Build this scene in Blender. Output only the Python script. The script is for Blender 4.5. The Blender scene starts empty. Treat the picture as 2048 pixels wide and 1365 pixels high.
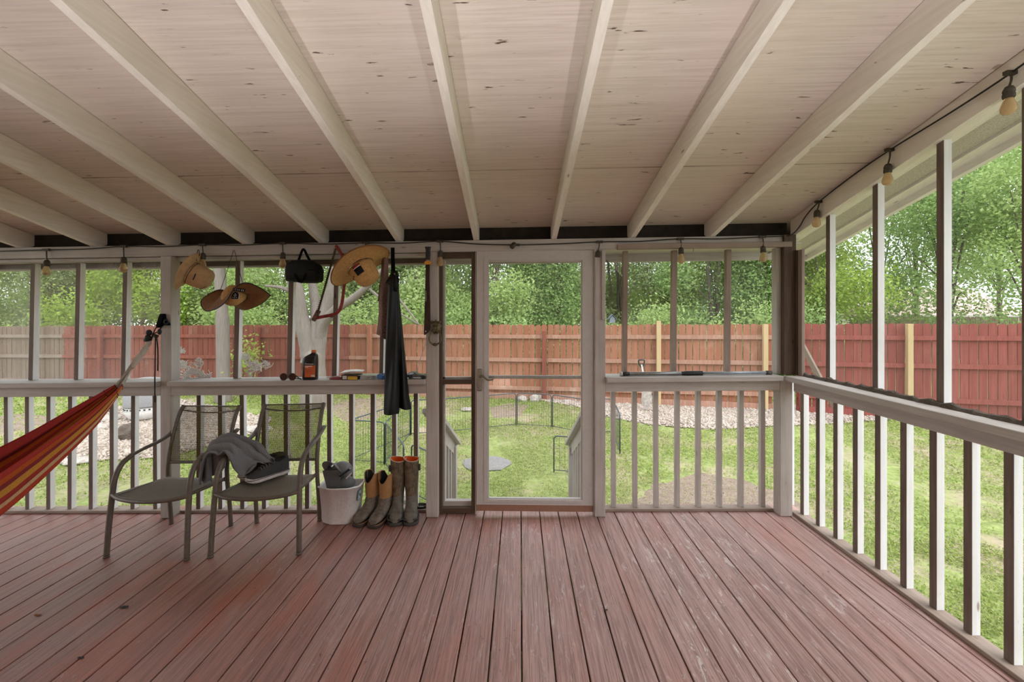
SUN_E = 1.1; EXPO = 1.15; WS = 1.3; FILL_LAMPS = ((1.3, 44), (-.3, 44), (-1.5, 50), (-5.2, 50)); LCOL = (1, .965, .945)
import bpy, math, random
import numpy as np
from mathutils import Vector, Matrix, noise
random.seed(7); rng = np.random.default_rng(7)
SC = bpy.context.scene; COL = SC.collection
H = 1.55; F = 830.0; U0 = 1024.0; V0 = 626.0; YAW = 0.0195; SH = 0.0125
cs, sn = math.cos(YAW), math.sin(YAW)
def ray(u, v):
    a = (u-U0)/F
    return Vector((-sn+cs*a, cs+sn*a, (V0-v)/F))
def px(u, v, Y):                      # the point of the photo (u, v) standing at distance Y
    d = ray(u, v); t = Y/d.y
    return Vector((d.x*t, Y, H+d.z*t))
def pX(u, v, X):
    d = ray(u, v); t = X/d.x
    return Vector((X, d.y*t, H+d.z*t))
def pf(u, v):                         # point on the deck
    d = ray(u, v); t = H/(SH*d.x-d.z)
    return Vector((d.x*t, d.y*t, SH*d.x*t))
def gz(x, y): return -0.75+0.04*(max(min(y, 16), 3.5)-3.5)
def pg(u, v):                         # point on the ground of the yard
    d = ray(u, v); lo, hi = 1.0, 60.0
    for _ in range(50):
        m = (lo+hi)/2
        if H+d.z*m > gz(d.x*m, d.y*m): lo = m
        else: hi = m
    return Vector((d.x*lo, d.y*lo, H+d.z*lo))
def lerp(a, b, t): return a+(b-a)*t
def cr(P, n=6):                       # smooth curve through points
    P = [Vector(p) for p in P]; out = []
    for i in range(len(P)-1):
        a, b, c, d = P[max(i-1, 0)], P[i], P[i+1], P[min(i+2, len(P)-1)]
        for k in range(n):
            t = k/n
            out.append(0.5*((2*b)+(c-a)*t+(2*a-5*b+4*c-d)*t*t+(3*b-a-3*c+d)*t**3))
    out.append(P[-1]); return out

# ---------------------------------------------------------------- mesh builder
class MB:
    def __init__(s): s.v = []; s.f = []; s.m = []; s.s = []
    def add(s, vs, fs, mi=0, sm=False):
        o = len(s.v); s.v += [tuple(p) for p in vs]
        for f in fs: s.f.append([o+i for i in f]); s.m.append(mi); s.s.append(sm)
        return s
    def box(s, x0, x1, y0, y1, z0, z1, mi=0):
        vs = [(x, y, z) for x in (x0, x1) for y in (y0, y1) for z in (z0, z1)]
        return s.add(vs, [(0,1,3,2),(4,6,7,5),(0,4,5,1),(2,3,7,6),(0,2,6,4),(1,5,7,3)], mi)
    def obox(s, c, sx, sy, sz, M=None, mi=0):
        c = Vector(c); M = M or Matrix.Identity(3)
        vs = [c+M@Vector((x*sx/2, y*sy/2, z*sz/2)) for x in (-1,1) for y in (-1,1) for z in (-1,1)]
        return s.add(vs, [(0,1,3,2),(4,6,7,5),(0,4,5,1),(2,3,7,6),(0,2,6,4),(1,5,7,3)], mi)
    def bar(s, p, q, w, h, up=(0,0,1), mi=0):
        p, q = Vector(p), Vector(q); d = (q-p).normalized(); up = Vector(up)
        a = d.cross(up).normalized(); b = a.cross(d).normalized()
        vs = [c+a*i*w/2+b*j*h/2 for c in (p, q) for i, j in ((-1,-1),(1,-1),(1,1),(-1,1))]
        return s.add(vs, [(3,2,1,0),(4,5,6,7),(0,1,5,4),(1,2,6,5),(2,3,7,6),(3,0,4,7)], mi)
    def tube(s, P, r, n=10, mi=0, cap=True, flat=1.0, up=None, sm=True):
        P = [Vector(p) for p in P]; k = len(P); vs = []; a = None
        for i in range(k):
            t = (P[min(i+1,k-1)]-P[max(i-1,0)]).normalized()
            if a is None:
                w = Vector(up) if up else (Vector((0,0,1)) if abs(t.z) < .9 else Vector((1,0,0)))
                a = (w-t*w.dot(t)).normalized()
            else: a = (a-t*a.dot(t)).normalized()
            b = t.cross(a); ri = r[i] if hasattr(r, '__len__') else r
            vs += [P[i]+(a*math.cos(2*math.pi*j/n)*flat+b*math.sin(2*math.pi*j/n))*ri for j in range(n)]
        fs = [(i*n+j, i*n+(j+1)%n, (i+1)*n+(j+1)%n, (i+1)*n+j) for i in range(k-1) for j in range(n)]
        s.add(vs, fs, mi, sm)
        if cap:
            o = len(s.v)-len(vs)
            for f in ([o+j for j in range(n)][::-1], [o+(k-1)*n+j for j in range(n)]):
                s.f.append(f); s.m.append(mi); s.s.append(False)
        return s
    def loft(s, L, mi=0, cap=(True, True), sm=True, closed=True):
        n = len(L[0]); k = len(L); o = len(s.v)
        vs = [p for l in L for p in l]; m = n if closed else n-1
        s.add(vs, [(i*n+j, i*n+(j+1)%n, (i+1)*n+(j+1)%n, (i+1)*n+j) for i in range(k-1) for j in range(m)], mi, sm)
        if cap[0]: s.f.append([o+j for j in range(n)][::-1]); s.m.append(mi); s.s.append(False)
        if cap[1]: s.f.append([o+(k-1)*n+j for j in range(n)]); s.m.append(mi); s.s.append(False)
        return s
    def lathe(s, prof, c=(0,0,0), M=None, n=20, mi=0, cap=(True, True), sm=True):
        c = Vector(c); M = M or Matrix.Identity(3)
        L = [[c+M@Vector((r*math.cos(2*math.pi*j/n), r*math.sin(2*math.pi*j/n), z)) for j in range(n)] for r, z in prof]
        return s.loft(L, mi, cap, sm)
    def grid(s, G, mi=0, sm=True): return s.loft(G, mi, (False, False), sm, False)
    def prism(s, poly, off, mi=0, sm=False):   # poly: 3d points, off: extrusion vector
        off = Vector(off); n = len(poly); A = [Vector(p) for p in poly]; B = [p+off for p in A]
        s.add(A+B, [list(range(n))[::-1], list(range(n, 2*n))], mi)
        return s.add(A+B, [(i, (i+1)%n, n+(i+1)%n, n+i) for i in range(n)], mi, sm)
    def ball(s, c, r, n=10, mi=0, sc=(1,1,1), M=None):
        c = Vector(c); M = M or Matrix.Identity(3); L = []
        for i in range(n+1):
            a = -math.pi/2+math.pi*i/n; a = max(min(a, 1.5), -1.5)
            L.append([c+M@Vector((r*sc[0]*math.cos(a)*math.cos(2*math.pi*j/(n+4)), r*sc[1]*math.cos(a)*math.sin(2*math.pi*j/(n+4)), r*sc[2]*math.sin(a))) for j in range(n+4)])
        return s.loft(L, mi)
    def build(s, name, mats, parent=None, bevel=0, solid=0, shear=False, local=False, sub=0):
        vs = np.array(s.v, dtype=float)
        if shear: vs[:, 2] += SH*vs[:, 0]
        if parent is not None and not local:
            q = parent; off = Vector((0,0,0))
            while q is not None: off = off+q.location; q = q.parent
            vs = vs-np.array(off)
        me = bpy.data.meshes.new(name); me.from_pydata([tuple(p) for p in vs], [], s.f)
        if not isinstance(mats, (list, tuple)): mats = [mats]
        for m in mats: me.materials.append(m)
        me.polygons.foreach_set('material_index', s.m); me.polygons.foreach_set('use_smooth', s.s); me.update()
        o = bpy.data.objects.new(name, me); COL.objects.link(o)
        if parent is not None: o.parent = parent
        if sub: md = o.modifiers.new('s', 'SUBSURF'); md.levels = sub; md.render_levels = sub
        if solid: md = o.modifiers.new('t', 'SOLIDIFY'); md.thickness = solid; md.offset = 0
        if bevel:
            md = o.modifiers.new('b', 'BEVEL'); md.width = bevel; md.segments = 2; md.limit_method = 'ANGLE'; md.angle_limit = 0.7
        return o
LABELS = {}
def tag(o, label, cat, group=None, kind=None):
    o['label'] = label; o['category'] = cat
    if group: o['group'] = group
    if kind: o['kind'] = kind
    return o
def thing(name, loc, label, cat, group=None, kind=None, rz=0):
    o = bpy.data.objects.new(name, None); COL.objects.link(o); o.location = loc; o.rotation_euler = (0,0,rz); o.empty_display_size = .1
    return tag(o, label, cat, group, kind)
def raw_mesh(name, verts, faces, mats, parent=None, matidx=None, smooth=False):   # big meshes by numpy; faces: (n,k)
    me = bpy.data.meshes.new(name); n, k = faces.shape
    me.vertices.add(len(verts)); me.vertices.foreach_set('co', np.asarray(verts, dtype=np.float32).ravel())
    me.loops.add(n*k); me.loops.foreach_set('vertex_index', faces.astype(np.int32).ravel())
    me.polygons.add(n); me.polygons.foreach_set('loop_start', np.arange(n, dtype=np.int32)*k)
    if not isinstance(mats, (list, tuple)): mats = [mats]
    for m in mats: me.materials.append(m)
    if matidx is not None: me.polygons.foreach_set('material_index', matidx.astype(np.int32))
    if smooth: me.polygons.foreach_set('use_smooth', np.ones(n, dtype=bool))
    me.update(calc_edges=True)
    o = bpy.data.objects.new(name, me); COL.objects.link(o)
    if parent is not None: o.parent = parent
    return o

# ---------------------------------------------------------------- materials
class NT:
    def __init__(s, name):
        s.m = bpy.data.materials.new(name); s.m.use_nodes = True; s.t = s.m.node_tree; s.n = s.t.nodes
        s.b = s.n['Principled BSDF']; s.out = s.n['Material Output']
    def node(s, t, **k):
        o = s.n.new(t)
        for a, b in k.items(): setattr(o, a, b)
        return o
    def link(s, a, b): s.t.links.new(a, b)
    def coord(s, scale=(1,1,1), kind='Object'):
        tc = s.node('ShaderNodeTexCoord'); mp = s.node('ShaderNodeMapping'); mp.inputs['Scale'].default_value = scale
        s.link(tc.outputs[kind], mp.inputs['Vector']); return mp.outputs['Vector']
    def noise(s, vec, scale, detail=4, rough=.55, dist=0):
        o = s.node('ShaderNodeTexNoise'); o.inputs['Scale'].default_value = scale; o.inputs['Detail'].default_value = detail
        o.inputs['Roughness'].default_value = rough; o.inputs['Distortion'].default_value = dist
        s.link(vec, o.inputs['Vector']); return o.outputs['Fac']
    def ramp(s, fac, stops):
        o = s.node('ShaderNodeValToRGB'); e = o.color_ramp.elements
        while len(e) < len(stops): e.new(.5)
        for i, (p, c) in enumerate(stops):
            e[i].position = p; e[i].color = (c, c, c, 1) if isinstance(c, (int, float)) else (*c, 1)
        s.link(fac, o.inputs['Fac']); return o.outputs['Color']
    def mix(s, fac, a, b, mode='MIX'):
        o = s.node('ShaderNodeMix', data_type='RGBA', blend_type=mode)
        for sock, val in ((o.inputs['Factor'], fac), (o.inputs[6], a), (o.inputs[7], b)):
            if isinstance(val, (int, float)): sock.default_value = val if sock.type == 'VALUE' else (val, val, val, 1)
            elif isinstance(val, tuple): sock.default_value = (*val, 1)
            else: s.link(val, sock)
        return o.outputs[2]
    def math(s, op, a, b=0.0):
        o = s.node('ShaderNodeMath', operation=op)
        for i, v in enumerate((a, b)):
            if isinstance(v, (int, float)): o.inputs[i].default_value = v
            else: s.link(v, o.inputs[i])
        return o.outputs[0]
    def color(s, c): s.link(c, s.b.inputs['Base Color'])
    def rough(s, r):
        if isinstance(r, (int, float)): s.b.inputs['Roughness'].default_value = r
        else: s.link(r, s.b.inputs['Roughness'])
    def bump(s, h, strength=.3, dist=.005):
        o = s.node('ShaderNodeBump'); o.inputs['Strength'].default_value = strength; o.inputs['Distance'].default_value = dist
        s.link(h, o.inputs['Height']); s.link(o.outputs['Normal'], s.b.inputs['Normal'])
def srgb(r, g, b):
    return tuple((c/255/12.92 if c/255 <= .04045 else ((c/255+.055)/1.055)**2.4) for c in (r, g, b))
def plain(name, c, rough=.5, metal=0, var=.12, scale=40, bump=0, coat=0, spec=.5):
    t = NT(name); v = t.coord(); f = t.noise(v, scale, 5)
    a = tuple(x*(1-var) for x in c); b = tuple(min(x*(1+var), 1) for x in c)
    t.color(t.ramp(f, [(.3, a), (.7, b)])); t.rough(rough); t.b.inputs['Metallic'].default_value = metal
    t.b.inputs['Specular IOR Level'].default_value = spec
    if coat: t.b.inputs['Coat Weight'].default_value = coat
    if bump: t.bump(f, bump, .003)
    return t.m
def wood(name, axis, c, c2, dark, chips=.5, stain=(.25,.18,.12), rough=.6):
    # painted or bare wood with its grain along an axis (0 x, 1 y, 2 z)
    t = NT(name); sc = [1,1,1]
    for i in range(3): sc[i] = 3 if i == axis else 60
    g = t.noise(t.coord(tuple(sc)), 1, 5, .6, .3)
    col = t.ramp(g, [(.3, c2), (.65, c)])
    big = t.noise(t.coord(), 2.3, 4, .6)
    col = t.mix(t.ramp(big, [(.45, 0), (.75, .55)]), col, dark)
    for i in range(3): sc[i] = 9 if i == axis else 45
    ch = t.noise(t.coord(tuple(sc)), 1, 6, .7, .6)
    col = t.mix(t.ramp(ch, [(.70-.1*chips, 0), (.74-.06*chips, .8)]), col, stain)
    kn = t.node('ShaderNodeTexVoronoi'); kn.inputs['Scale'].default_value = 4.0
    t.link(t.coord(tuple(0.6 if i == axis else 2.0 for i in range(3))), kn.inputs['Vector'])
    col = t.mix(t.ramp(kn.outputs['Distance'], [(.03, .8), (.07, 0)]), col, stain)
    t.color(col); t.rough(rough); t.bump(g, .25, .002); t.b.inputs['Specular IOR Level'].default_value = .3
    return t.m
PW, PW2, PD = (.52,.485,.46), (.41,.375,.35), (.33,.29,.26)
M = {}
for i, a in enumerate('xyz'):
    M['paint_'+a] = wood('painted wood '+a, i, PW, PW2, PD, .45)
    M['brown_'+a] = wood('bare brown wood '+a, i, (.115,.075,.05), (.06,.038,.025), (.035,.024,.017), .4, (.02,.014,.01), .7)
    M['mid_'+a] = wood('weathered trim wood '+a, i, (.36,.29,.24), (.26,.20,.165), (.17,.12,.09), .5, (.07,.045,.03), .7)
    M['pine_'+a] = wood('new pine wood '+a, i, (.56,.42,.225), (.48,.355,.185), (.46,.335,.17), .15, (.35,.22,.1), .6)
    M['grey_'+a] = wood('grey weathered wood '+a, i, (.30,.24,.19), (.22,.175,.14), (.17,.13,.10), .3, (.1,.075,.05), .8)
M['rafter'] = wood('white rafter paint', 1, (.87,.83,.80), (.77,.73,.69), (.70,.655,.61), .25, (.3,.23,.17))
def deck_mat():
    t = NT('red stained deck'); tc = t.node('ShaderNodeTexCoord'); sp = t.node('ShaderNodeSeparateXYZ'); t.link(tc.outputs['Object'], sp.inputs[0])
    idx = t.math('FLOOR', t.math('DIVIDE', t.math('SUBTRACT', sp.outputs[0], 0.0075), 0.1437))
    wn = t.node('ShaderNodeTexWhiteNoise', noise_dimensions='1D'); t.link(idx, wn.inputs['W'])
    cb = t.node('ShaderNodeCombineXYZ'); t.link(t.math('MULTIPLY', sp.outputs[0], 55), cb.inputs[0])
    t.link(t.math('ADD', t.math('MULTIPLY', sp.outputs[1], 2.2), t.math('MULTIPLY', wn.outputs['Value'], 40)), cb.inputs[1]); t.link(t.math('MULTIPLY', idx, 3.7), cb.inputs[2])
    g = t.noise(cb.outputs[0], 1, 6, .65, 1.2)
    base = t.ramp(wn.outputs['Value'], [(0, (.31,.135,.105)), (.35, (.36,.165,.13)), (.7, (.35,.19,.16)), (1, (.28,.11,.085))])
    col = t.mix(t.ramp(g, [(.36, .8), (.55, 0)]), base, (.15,.06,.048))
    cb2 = t.node('ShaderNodeVectorMath', operation='MULTIPLY'); t.link(cb.outputs[0], cb2.inputs[0]); cb2.inputs[1].default_value = (3.4, 1.6, 1); g2 = t.noise(cb2.outputs[0], 1, 4, .6, .6)
    big = t.noise(t.coord((1,.6,1)), 1.7, 5, .65)
    col = t.mix(t.ramp(big, [(.42, 0), (.72, .35)]), col, (.36,.22,.19))        # worn, greyed areas
    red = t.noise(t.coord((2.6,.9,1)), 2.1, 4, .6)
    col = t.mix(t.ramp(red, [(.48, 0), (.66, .75)]), col, (.34,.10,.058))
    pl = t.noise(t.coord((40,14,1)), 1, 6, .75, .8); zone = t.noise(t.coord((1,1,1)), 1.3, 3)
    pm = t.math('MULTIPLY', t.ramp(pl, [(.62, 0), (.66, 1)]), t.ramp(zone, [(.46, 0), (.6, 1)]))
    col = t.mix(pm, col, (.56,.44,.41))                                           # flaking paint
    dk = t.noise(t.coord((34,12,1)), 1.3, 5, .7, .5)
    col = t.mix(t.ramp(dk, [(.69, 0), (.72, .85)]), col, (.055,.03,.026))
    wx = t.node('ShaderNodeMapRange'); t.link(sp.outputs[0], wx.inputs[0]); wx.inputs[1].default_value = -1.2; wx.inputs[2].default_value = .6
    wn2 = t.math('MULTIPLY', wx.outputs[0], t.ramp(t.noise(t.coord((1.4,.5,1)), 1.6, 4, .6), [(.3, .45), (.65, .95)]))
    col = t.mix(t.math('MULTIPLY', wn2, .75), col, t.mix(t.ramp(g, [(.36, .8), (.58, 0)]), (.54,.385,.36), (.27,.155,.14)))  # sky sheen painted into the colour, boards paler and greyer to the right
    col = t.mix(t.ramp(g2, [(.34, .75), (.47, 0)]), col, (.15,.085,.075), 'MIX')
    pm2 = t.math('MULTIPLY', t.ramp(t.noise(t.coord((30,7,1)), 1, 6, .75, .8), [(.57, 0), (.62, .85)]), t.math('MULTIPLY', wn2, t.ramp(zone, [(.42, 0), (.55, 1)])))
    col = t.mix(pm2, col, (.70,.62,.60))
    fl = t.noise(t.coord((50,26,1)), 1, 4, .8, .4); col = t.mix(t.math('MULTIPLY', t.ramp(fl, [(.63, 0), (.66, .9)]), t.ramp(t.noise(t.coord((1,1,1)), 1.9, 3), [(.48, 0), (.58, 1)])), col, (.07,.035,.03))
    t.color(col); t.rough(t.ramp(big, [(.3, .27), (.7, .45)]))
    t.bump(t.math('ADD', t.math('ADD', g, g2), t.math('MULTIPLY', pm, .8)), .6, .004); return t.m
M['white_z'] = wood('bright white paint z', 2, (.80,.80,.81), (.71,.71,.72), (.62,.61,.60), .35)
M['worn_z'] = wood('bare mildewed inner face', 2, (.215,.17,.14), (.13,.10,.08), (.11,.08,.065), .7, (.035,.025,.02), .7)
M['speckle'] = plain('speckled grey brown soffit board', (.50,.45,.41), .8, var=.35, scale=190, bump=.3)
M['cavity_shade'] = plain('eave shade painted near black', (.022,.016,.013), .9, var=.5, scale=14)  # near-black colour imitates the shade inside the open eave cavity
M['deck'] = deck_mat()
def ceiling_mat():
    t = NT('whitewashed plywood')
    g = t.noise(t.coord((2.2, 95, 1)), 1, 6, .6, .3)
    col = t.ramp(g, [(.32, (.60,.53,.485)), (.6, (.73,.66,.62))])
    big = t.noise(t.coord((.8,1.6,1)), 1.5, 5, .6)
    col = t.mix(t.ramp(big, [(.4, 0), (.75, .55)]), col, (.63,.55,.48))
    pk = t.noise(t.coord((1.1,.7,1)), 1.9, 3, .5)
    col = t.mix(t.ramp(pk, [(.5, 0), (.72, .5)]), col, (.76,.66,.59))
    kn = t.noise(t.coord((9, 62, 1)), 1, 3, .5, .2); zn = t.noise(t.coord((3.2,3.2,1)), 2.2, 2)
    km = t.math('MULTIPLY', t.ramp(kn, [(.672, 0), (.705, 1)]), t.ramp(zn, [(.48, 0), (.56, 1)]))
    col = t.mix(km, col, (.13,.095,.075))
    st = t.noise(t.coord((4, 38, 1)), 1.4, 5, .7); col = t.mix(t.ramp(st, [(.60, 0), (.75, .45)]), col, (.40,.34,.29))
    # joints between the sheets
    tc = t.node('ShaderNodeTexCoord'); sp = t.node('ShaderNodeSeparateXYZ'); t.link(tc.outputs['Object'], sp.inputs[0])
    w = t.math('ABSOLUTE', t.math('SUBTRACT', t.math('MODULO', t.math('ADD', sp.outputs[1], 19.52-2.506+.6), 1.22), .6))
    lw = t.noise(t.coord((1.2,0,0)), 1.5, 2)
    col = t.mix(t.math('MULTIPLY', t.math('LESS_THAN', w, .003), t.ramp(lw, [(.4, .25), (.6, .95)])), col, (.12,.09,.07))
    t.color(col); t.rough(.7); t.bump(g, .25, .002); t.b.inputs['Specular IOR Level'].default_value = .25; return t.m
M['ceiling'] = ceiling_mat()
def screen_mat(name, c, op, freq=0, blotch=.0):
    t = NT(name); tr = t.node('ShaderNodeBsdfTransparent'); df = t.node('ShaderNodeBsdfDiffuse'); df.inputs['Color'].default_value = (*c, 1)
    mx = t.node('ShaderNodeMixShader'); f = t.noise(t.coord((1,1,.6)), 3.0, 5, .65)
    fac = t.ramp(f, [(.3, op*(1-blotch)), (.75, min(op*(1+blotch*2), 1))])
    if freq:
        tc = t.node('ShaderNodeTexCoord'); sp = t.node('ShaderNodeSeparateXYZ'); t.link(tc.outputs['Object'], sp.inputs[0]); ws = []
        for i in (0, 2):
            ws.append(t.math('GREATER_THAN', t.math('SINE', t.math('MULTIPLY', sp.outputs[i], freq)), .2))
        fac = t.math('MULTIPLY', fac, t.math('ADD', t.math('MAXIMUM', ws[0], ws[1]), .45))
    t.link(fac, mx.inputs['Fac']); t.link(tr.outputs[0], mx.inputs[1]); t.link(df.outputs[0], mx.inputs[2]); t.link(mx.outputs[0], t.out.inputs[0]); return t.m
M['screen'] = screen_mat('insect screen', (.55,.56,.54), .13, 0, .35)
M['plastic'] = screen_mat('cloudy plastic film', (.85,.85,.84), .26, 0, .25)
M['torn'] = screen_mat('dark torn screen', (.10,.10,.06), .5, 1500, .2)
M['sling_back'] = screen_mat('see-through sling weave', (.115,.09,.035), .62, 900, .1)
def glass_mat():
    t = NT('hazy door glass'); tr = t.node('ShaderNodeBsdfTransparent'); gl = t.node('ShaderNodeBsdfGlossy'); gl.inputs['Roughness'].default_value = .03
    df = t.node('ShaderNodeBsdfDiffuse'); df.inputs['Color'].default_value = (.75,.78,.78,1)
    m1 = t.node('ShaderNodeMixShader'); m2 = t.node('ShaderNodeMixShader'); m1.inputs[0].default_value = .035
    f = t.noise(t.coord((1,1,.7)), 1.6, 4, .6); t.link(t.ramp(f, [(.35, .02), (.7, .14)]), m2.inputs[0])  # patchy pale film mixed over the clear pane
    t.link(tr.outputs[0], m1.inputs[1]); t.link(gl.outputs[0], m1.inputs[2]); t.link(m1.outputs[0], m2.inputs[1]); t.link(df.outputs[0], m2.inputs[2]); t.link(m2.outputs[0], t.out.inputs[0]); return t.m
M['glass'] = glass_mat()
def leaf_mat(name, cols, tl=.45):
    t = NT(name); oi = t.node('ShaderNodeNewGeometry')
    wn = oi.outputs['Random Per Island']; big = t.noise(t.coord(), .6, 3)
    col = t.ramp(wn, [(i/(len(cols)-1), c) for i, c in enumerate(cols)])
    col = t.mix(t.ramp(big, [(.35, 0), (.7, .5)]), col, cols[-1])
    df = t.node('ShaderNodeBsdfDiffuse'); tr = t.node('ShaderNodeBsdfTranslucent'); mx = t.node('ShaderNodeMixShader'); mx.inputs[0].default_value = tl
    t.link(col, df.inputs[0]); t.link(col, tr.inputs[0]); t.link(df.outputs[0], mx.inputs[1]); t.link(tr.outputs[0], mx.inputs[2]); t.link(mx.outputs[0], t.out.inputs[0]); return t.m
M['leaf_dark'] = leaf_mat('deep green leaves', [(.21,.335,.115),(.30,.435,.15),(.40,.54,.22)])
M['leaf_mid'] = leaf_mat('fresh green leaves', [(.28,.40,.13),(.37,.49,.17),(.46,.58,.24)])
M['leaf_pale'] = leaf_mat('pale green leaves', [(.28,.38,.16),(.38,.48,.21),(.48,.56,.29)])
M['leaf_yellow'] = leaf_mat('yellow green leaves', [(.22,.34,.05),(.32,.45,.08),(.40,.52,.12)])
M['grass'] = leaf_mat('lawn blades', [(.15,.24,.04),(.24,.35,.065),(.34,.43,.105),(.40,.38,.20)], .35)
def ground_mat():
    t = NT('lawn soil'); v = t.coord()
    a = t.noise(v, .9, 6, .7); b = t.noise(v, 14, 5, .6); c = t.noise(v, .55, 4, .6)
    col = t.ramp(b, [(.3, (.13,.17,.045)), (.6, (.24,.29,.085)), (.8, (.34,.34,.17))])
    col = t.mix(t.ramp(a, [(.46, 0), (.62, .85)]), col, (.33,.26,.185))
    t.color(col); t.rough(.95); t.bump(b, .8, .03); return t.m
M['ground'] = ground_mat()
def soil_mat(name, a, b, c):
    t = NT(name); v = t.coord(); n1 = t.noise(v, 55, 5, .7); n2 = t.noise(v, 9, 4)
    col = t.ramp(n1, [(.3, a), (.55, b), (.75, c)]); col = t.mix(t.ramp(n2, [(.4, 0), (.7, .5)]), col, a)
    t.color(col); t.rough(.95); t.bump(n1, .9, .02); return t.m
M['soil'] = soil_mat('bare soil and mulch', (.16,.115,.08), (.30,.235,.175), (.45,.38,.30))
M['gravelbed'] = soil_mat('gravel bed', (.24,.19,.15), (.40,.34,.28), (.52,.46,.39))
M['stone'] = leaf_mat('limestone chips', [(.26,.21,.165),(.36,.305,.255),(.47,.41,.355)], 0)
M['rock'] = plain('limestone rock', (.36,.325,.285), .9, var=.3, scale=18, bump=.6)
M['flag'] = plain('grey flagstone', (.20,.195,.185), .9, var=.2, scale=30, bump=.5)
M['bark'] = wood('pale grey bark', 2, (.27,.24,.21), (.17,.145,.12), (.21,.175,.145), .6, (.08,.065,.05), .9)
M['bark_dark'] = soil_mat('dark bark', (.09,.07,.055), (.15,.12,.095), (.22,.18,.15))
def fence_mat(name, a, b, w):
    t = NT(name); oi = t.node('ShaderNodeNewGeometry'); r = oi.outputs['Random Per Island']
    g = t.noise(t.coord((30,30,1.6)), 1, 5, .65, .5)
    col = t.ramp(r, [(0, a), (.5, b), (1, tuple(x*.86 for x in b))]); col = t.mix(t.ramp(g, [(.35, .5), (.6, 0)]), col, tuple(x*.55 for x in a))
    big = t.noise(t.coord((1.2,1.2,.7)), 2, 5, .7); col = t.mix(t.ramp(big, [(.55, 0), (.74, .8)]), col, w)
    t.color(col); t.rough(.85); t.bump(g, .3, .004); t.b.inputs['Specular IOR Level'].default_value = .2; return t.m
M['fence_red'] = fence_mat('dull red stained pickets', (.215,.062,.040), (.26,.085,.058), (.31,.17,.12))
M['fence_orange'] = fence_mat('faded orange red pickets', (.32,.125,.072), (.38,.165,.098), (.44,.28,.21))
M['fence_deep'] = fence_mat('deep red pickets', (.255,.068,.054), (.295,.088,.07), (.34,.13,.10))
M['fence_grey'] = fence_mat('unpainted weathered pickets', (.19,.135,.095), (.235,.175,.13), (.16,.115,.085))
M['steel_brown'] = plain('bronze coated tube', (.135,.112,.09), .45, .15, .15)
M['sling_seat'] = plain('brown seat weave', (.21,.185,.15), .75, 0, .4, 260, .4)
M['white_alu'] = plain('white aluminium door frame', (.50,.475,.455), .45, 0, .05)
M['grey_metal'] = plain('brushed grey metal', (.30,.30,.30), .35, .6, .1)
M['nickel'] = plain('tarnished nickel', (.22,.19,.15), .35, .8, .15)
M['sweep'] = plain('brown vinyl door sweep', (.30,.155,.105), .5, 0, .1)
M['black'] = plain('black plastic', (.012,.012,.013), .45, 0, .2)
M['rubber'] = plain('black rubberised cloth', (.006,.0065,.008), .45, 0, .25, 12, .15, spec=.3)
M['nylon'] = plain('black nylon', (.003,.003,.004), .8, 0, .3, 90, .3, spec=.1)
M['nylon2'] = plain('dark olive grey nylon', (.010,.011,.010), .7, 0, .3, 60, .3, spec=.2)
M['cord'] = plain('black cord', (.010,.009,.008), .6, 0, .2)
M['socket'] = plain('dusty black socket', (.055,.045,.032), .7, 0, .4, 60)
def bulb_mat():
    t = NT('unlit amber bulb glass'); t.b.inputs['Base Color'].default_value = (.86,.62,.36,1); t.rough(.12)
    t.b.inputs['Transmission Weight'].default_value = .55; t.b.inputs['IOR'].default_value = 1.2; return t.m
M['bulb'] = bulb_mat()
# ================================================================ the porch
XL, XR, YB = -6.4, 2.10, -.6            # left end, inner face of the right balusters, back end
YP, YW, YC = 3.14, 3.215, 3.10           # post fronts, rail fronts, cap fronts
def rb(y): return 2.112+.254*(3.16-y)    # underside of the rafters (before the sag)
def rcx(k, y): return -.337+.597*k-.015*(y-3.16)
# deck
mb = MB(); p = .1437; i0 = int((XL-.0075)/p)-1; i1 = int((2.16-.0075)/p)
for i in range(i0, i1+1):
    a = .0075+i*p+.003; b = a+p-.006
    mb.box(a, min(b, 2.19), YB, 3.36, -.038, 0)
fl = mb.build('floor', M['deck'], shear=True, bevel=.004); tag(fl, 'worn red-stained plank deck running away towards the door', 'floor', kind='structure')
mb = MB(); mb.box(XL, 2.17, 3.33, 3.37, -.28, -.042); mb.box(2.15, 2.19, YB, 3.33, -.28, -.042)
for y in (-.4, .4, 1.3, 2.2, 3.2): mb.box(XL, 2.15, y-.02, y+.02, -.23, -.042)
tag(mb.build('floor_joists', M['brown_x'], shear=True), 'brown joists holding up the deck planks', 'floor', kind='structure')
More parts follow.
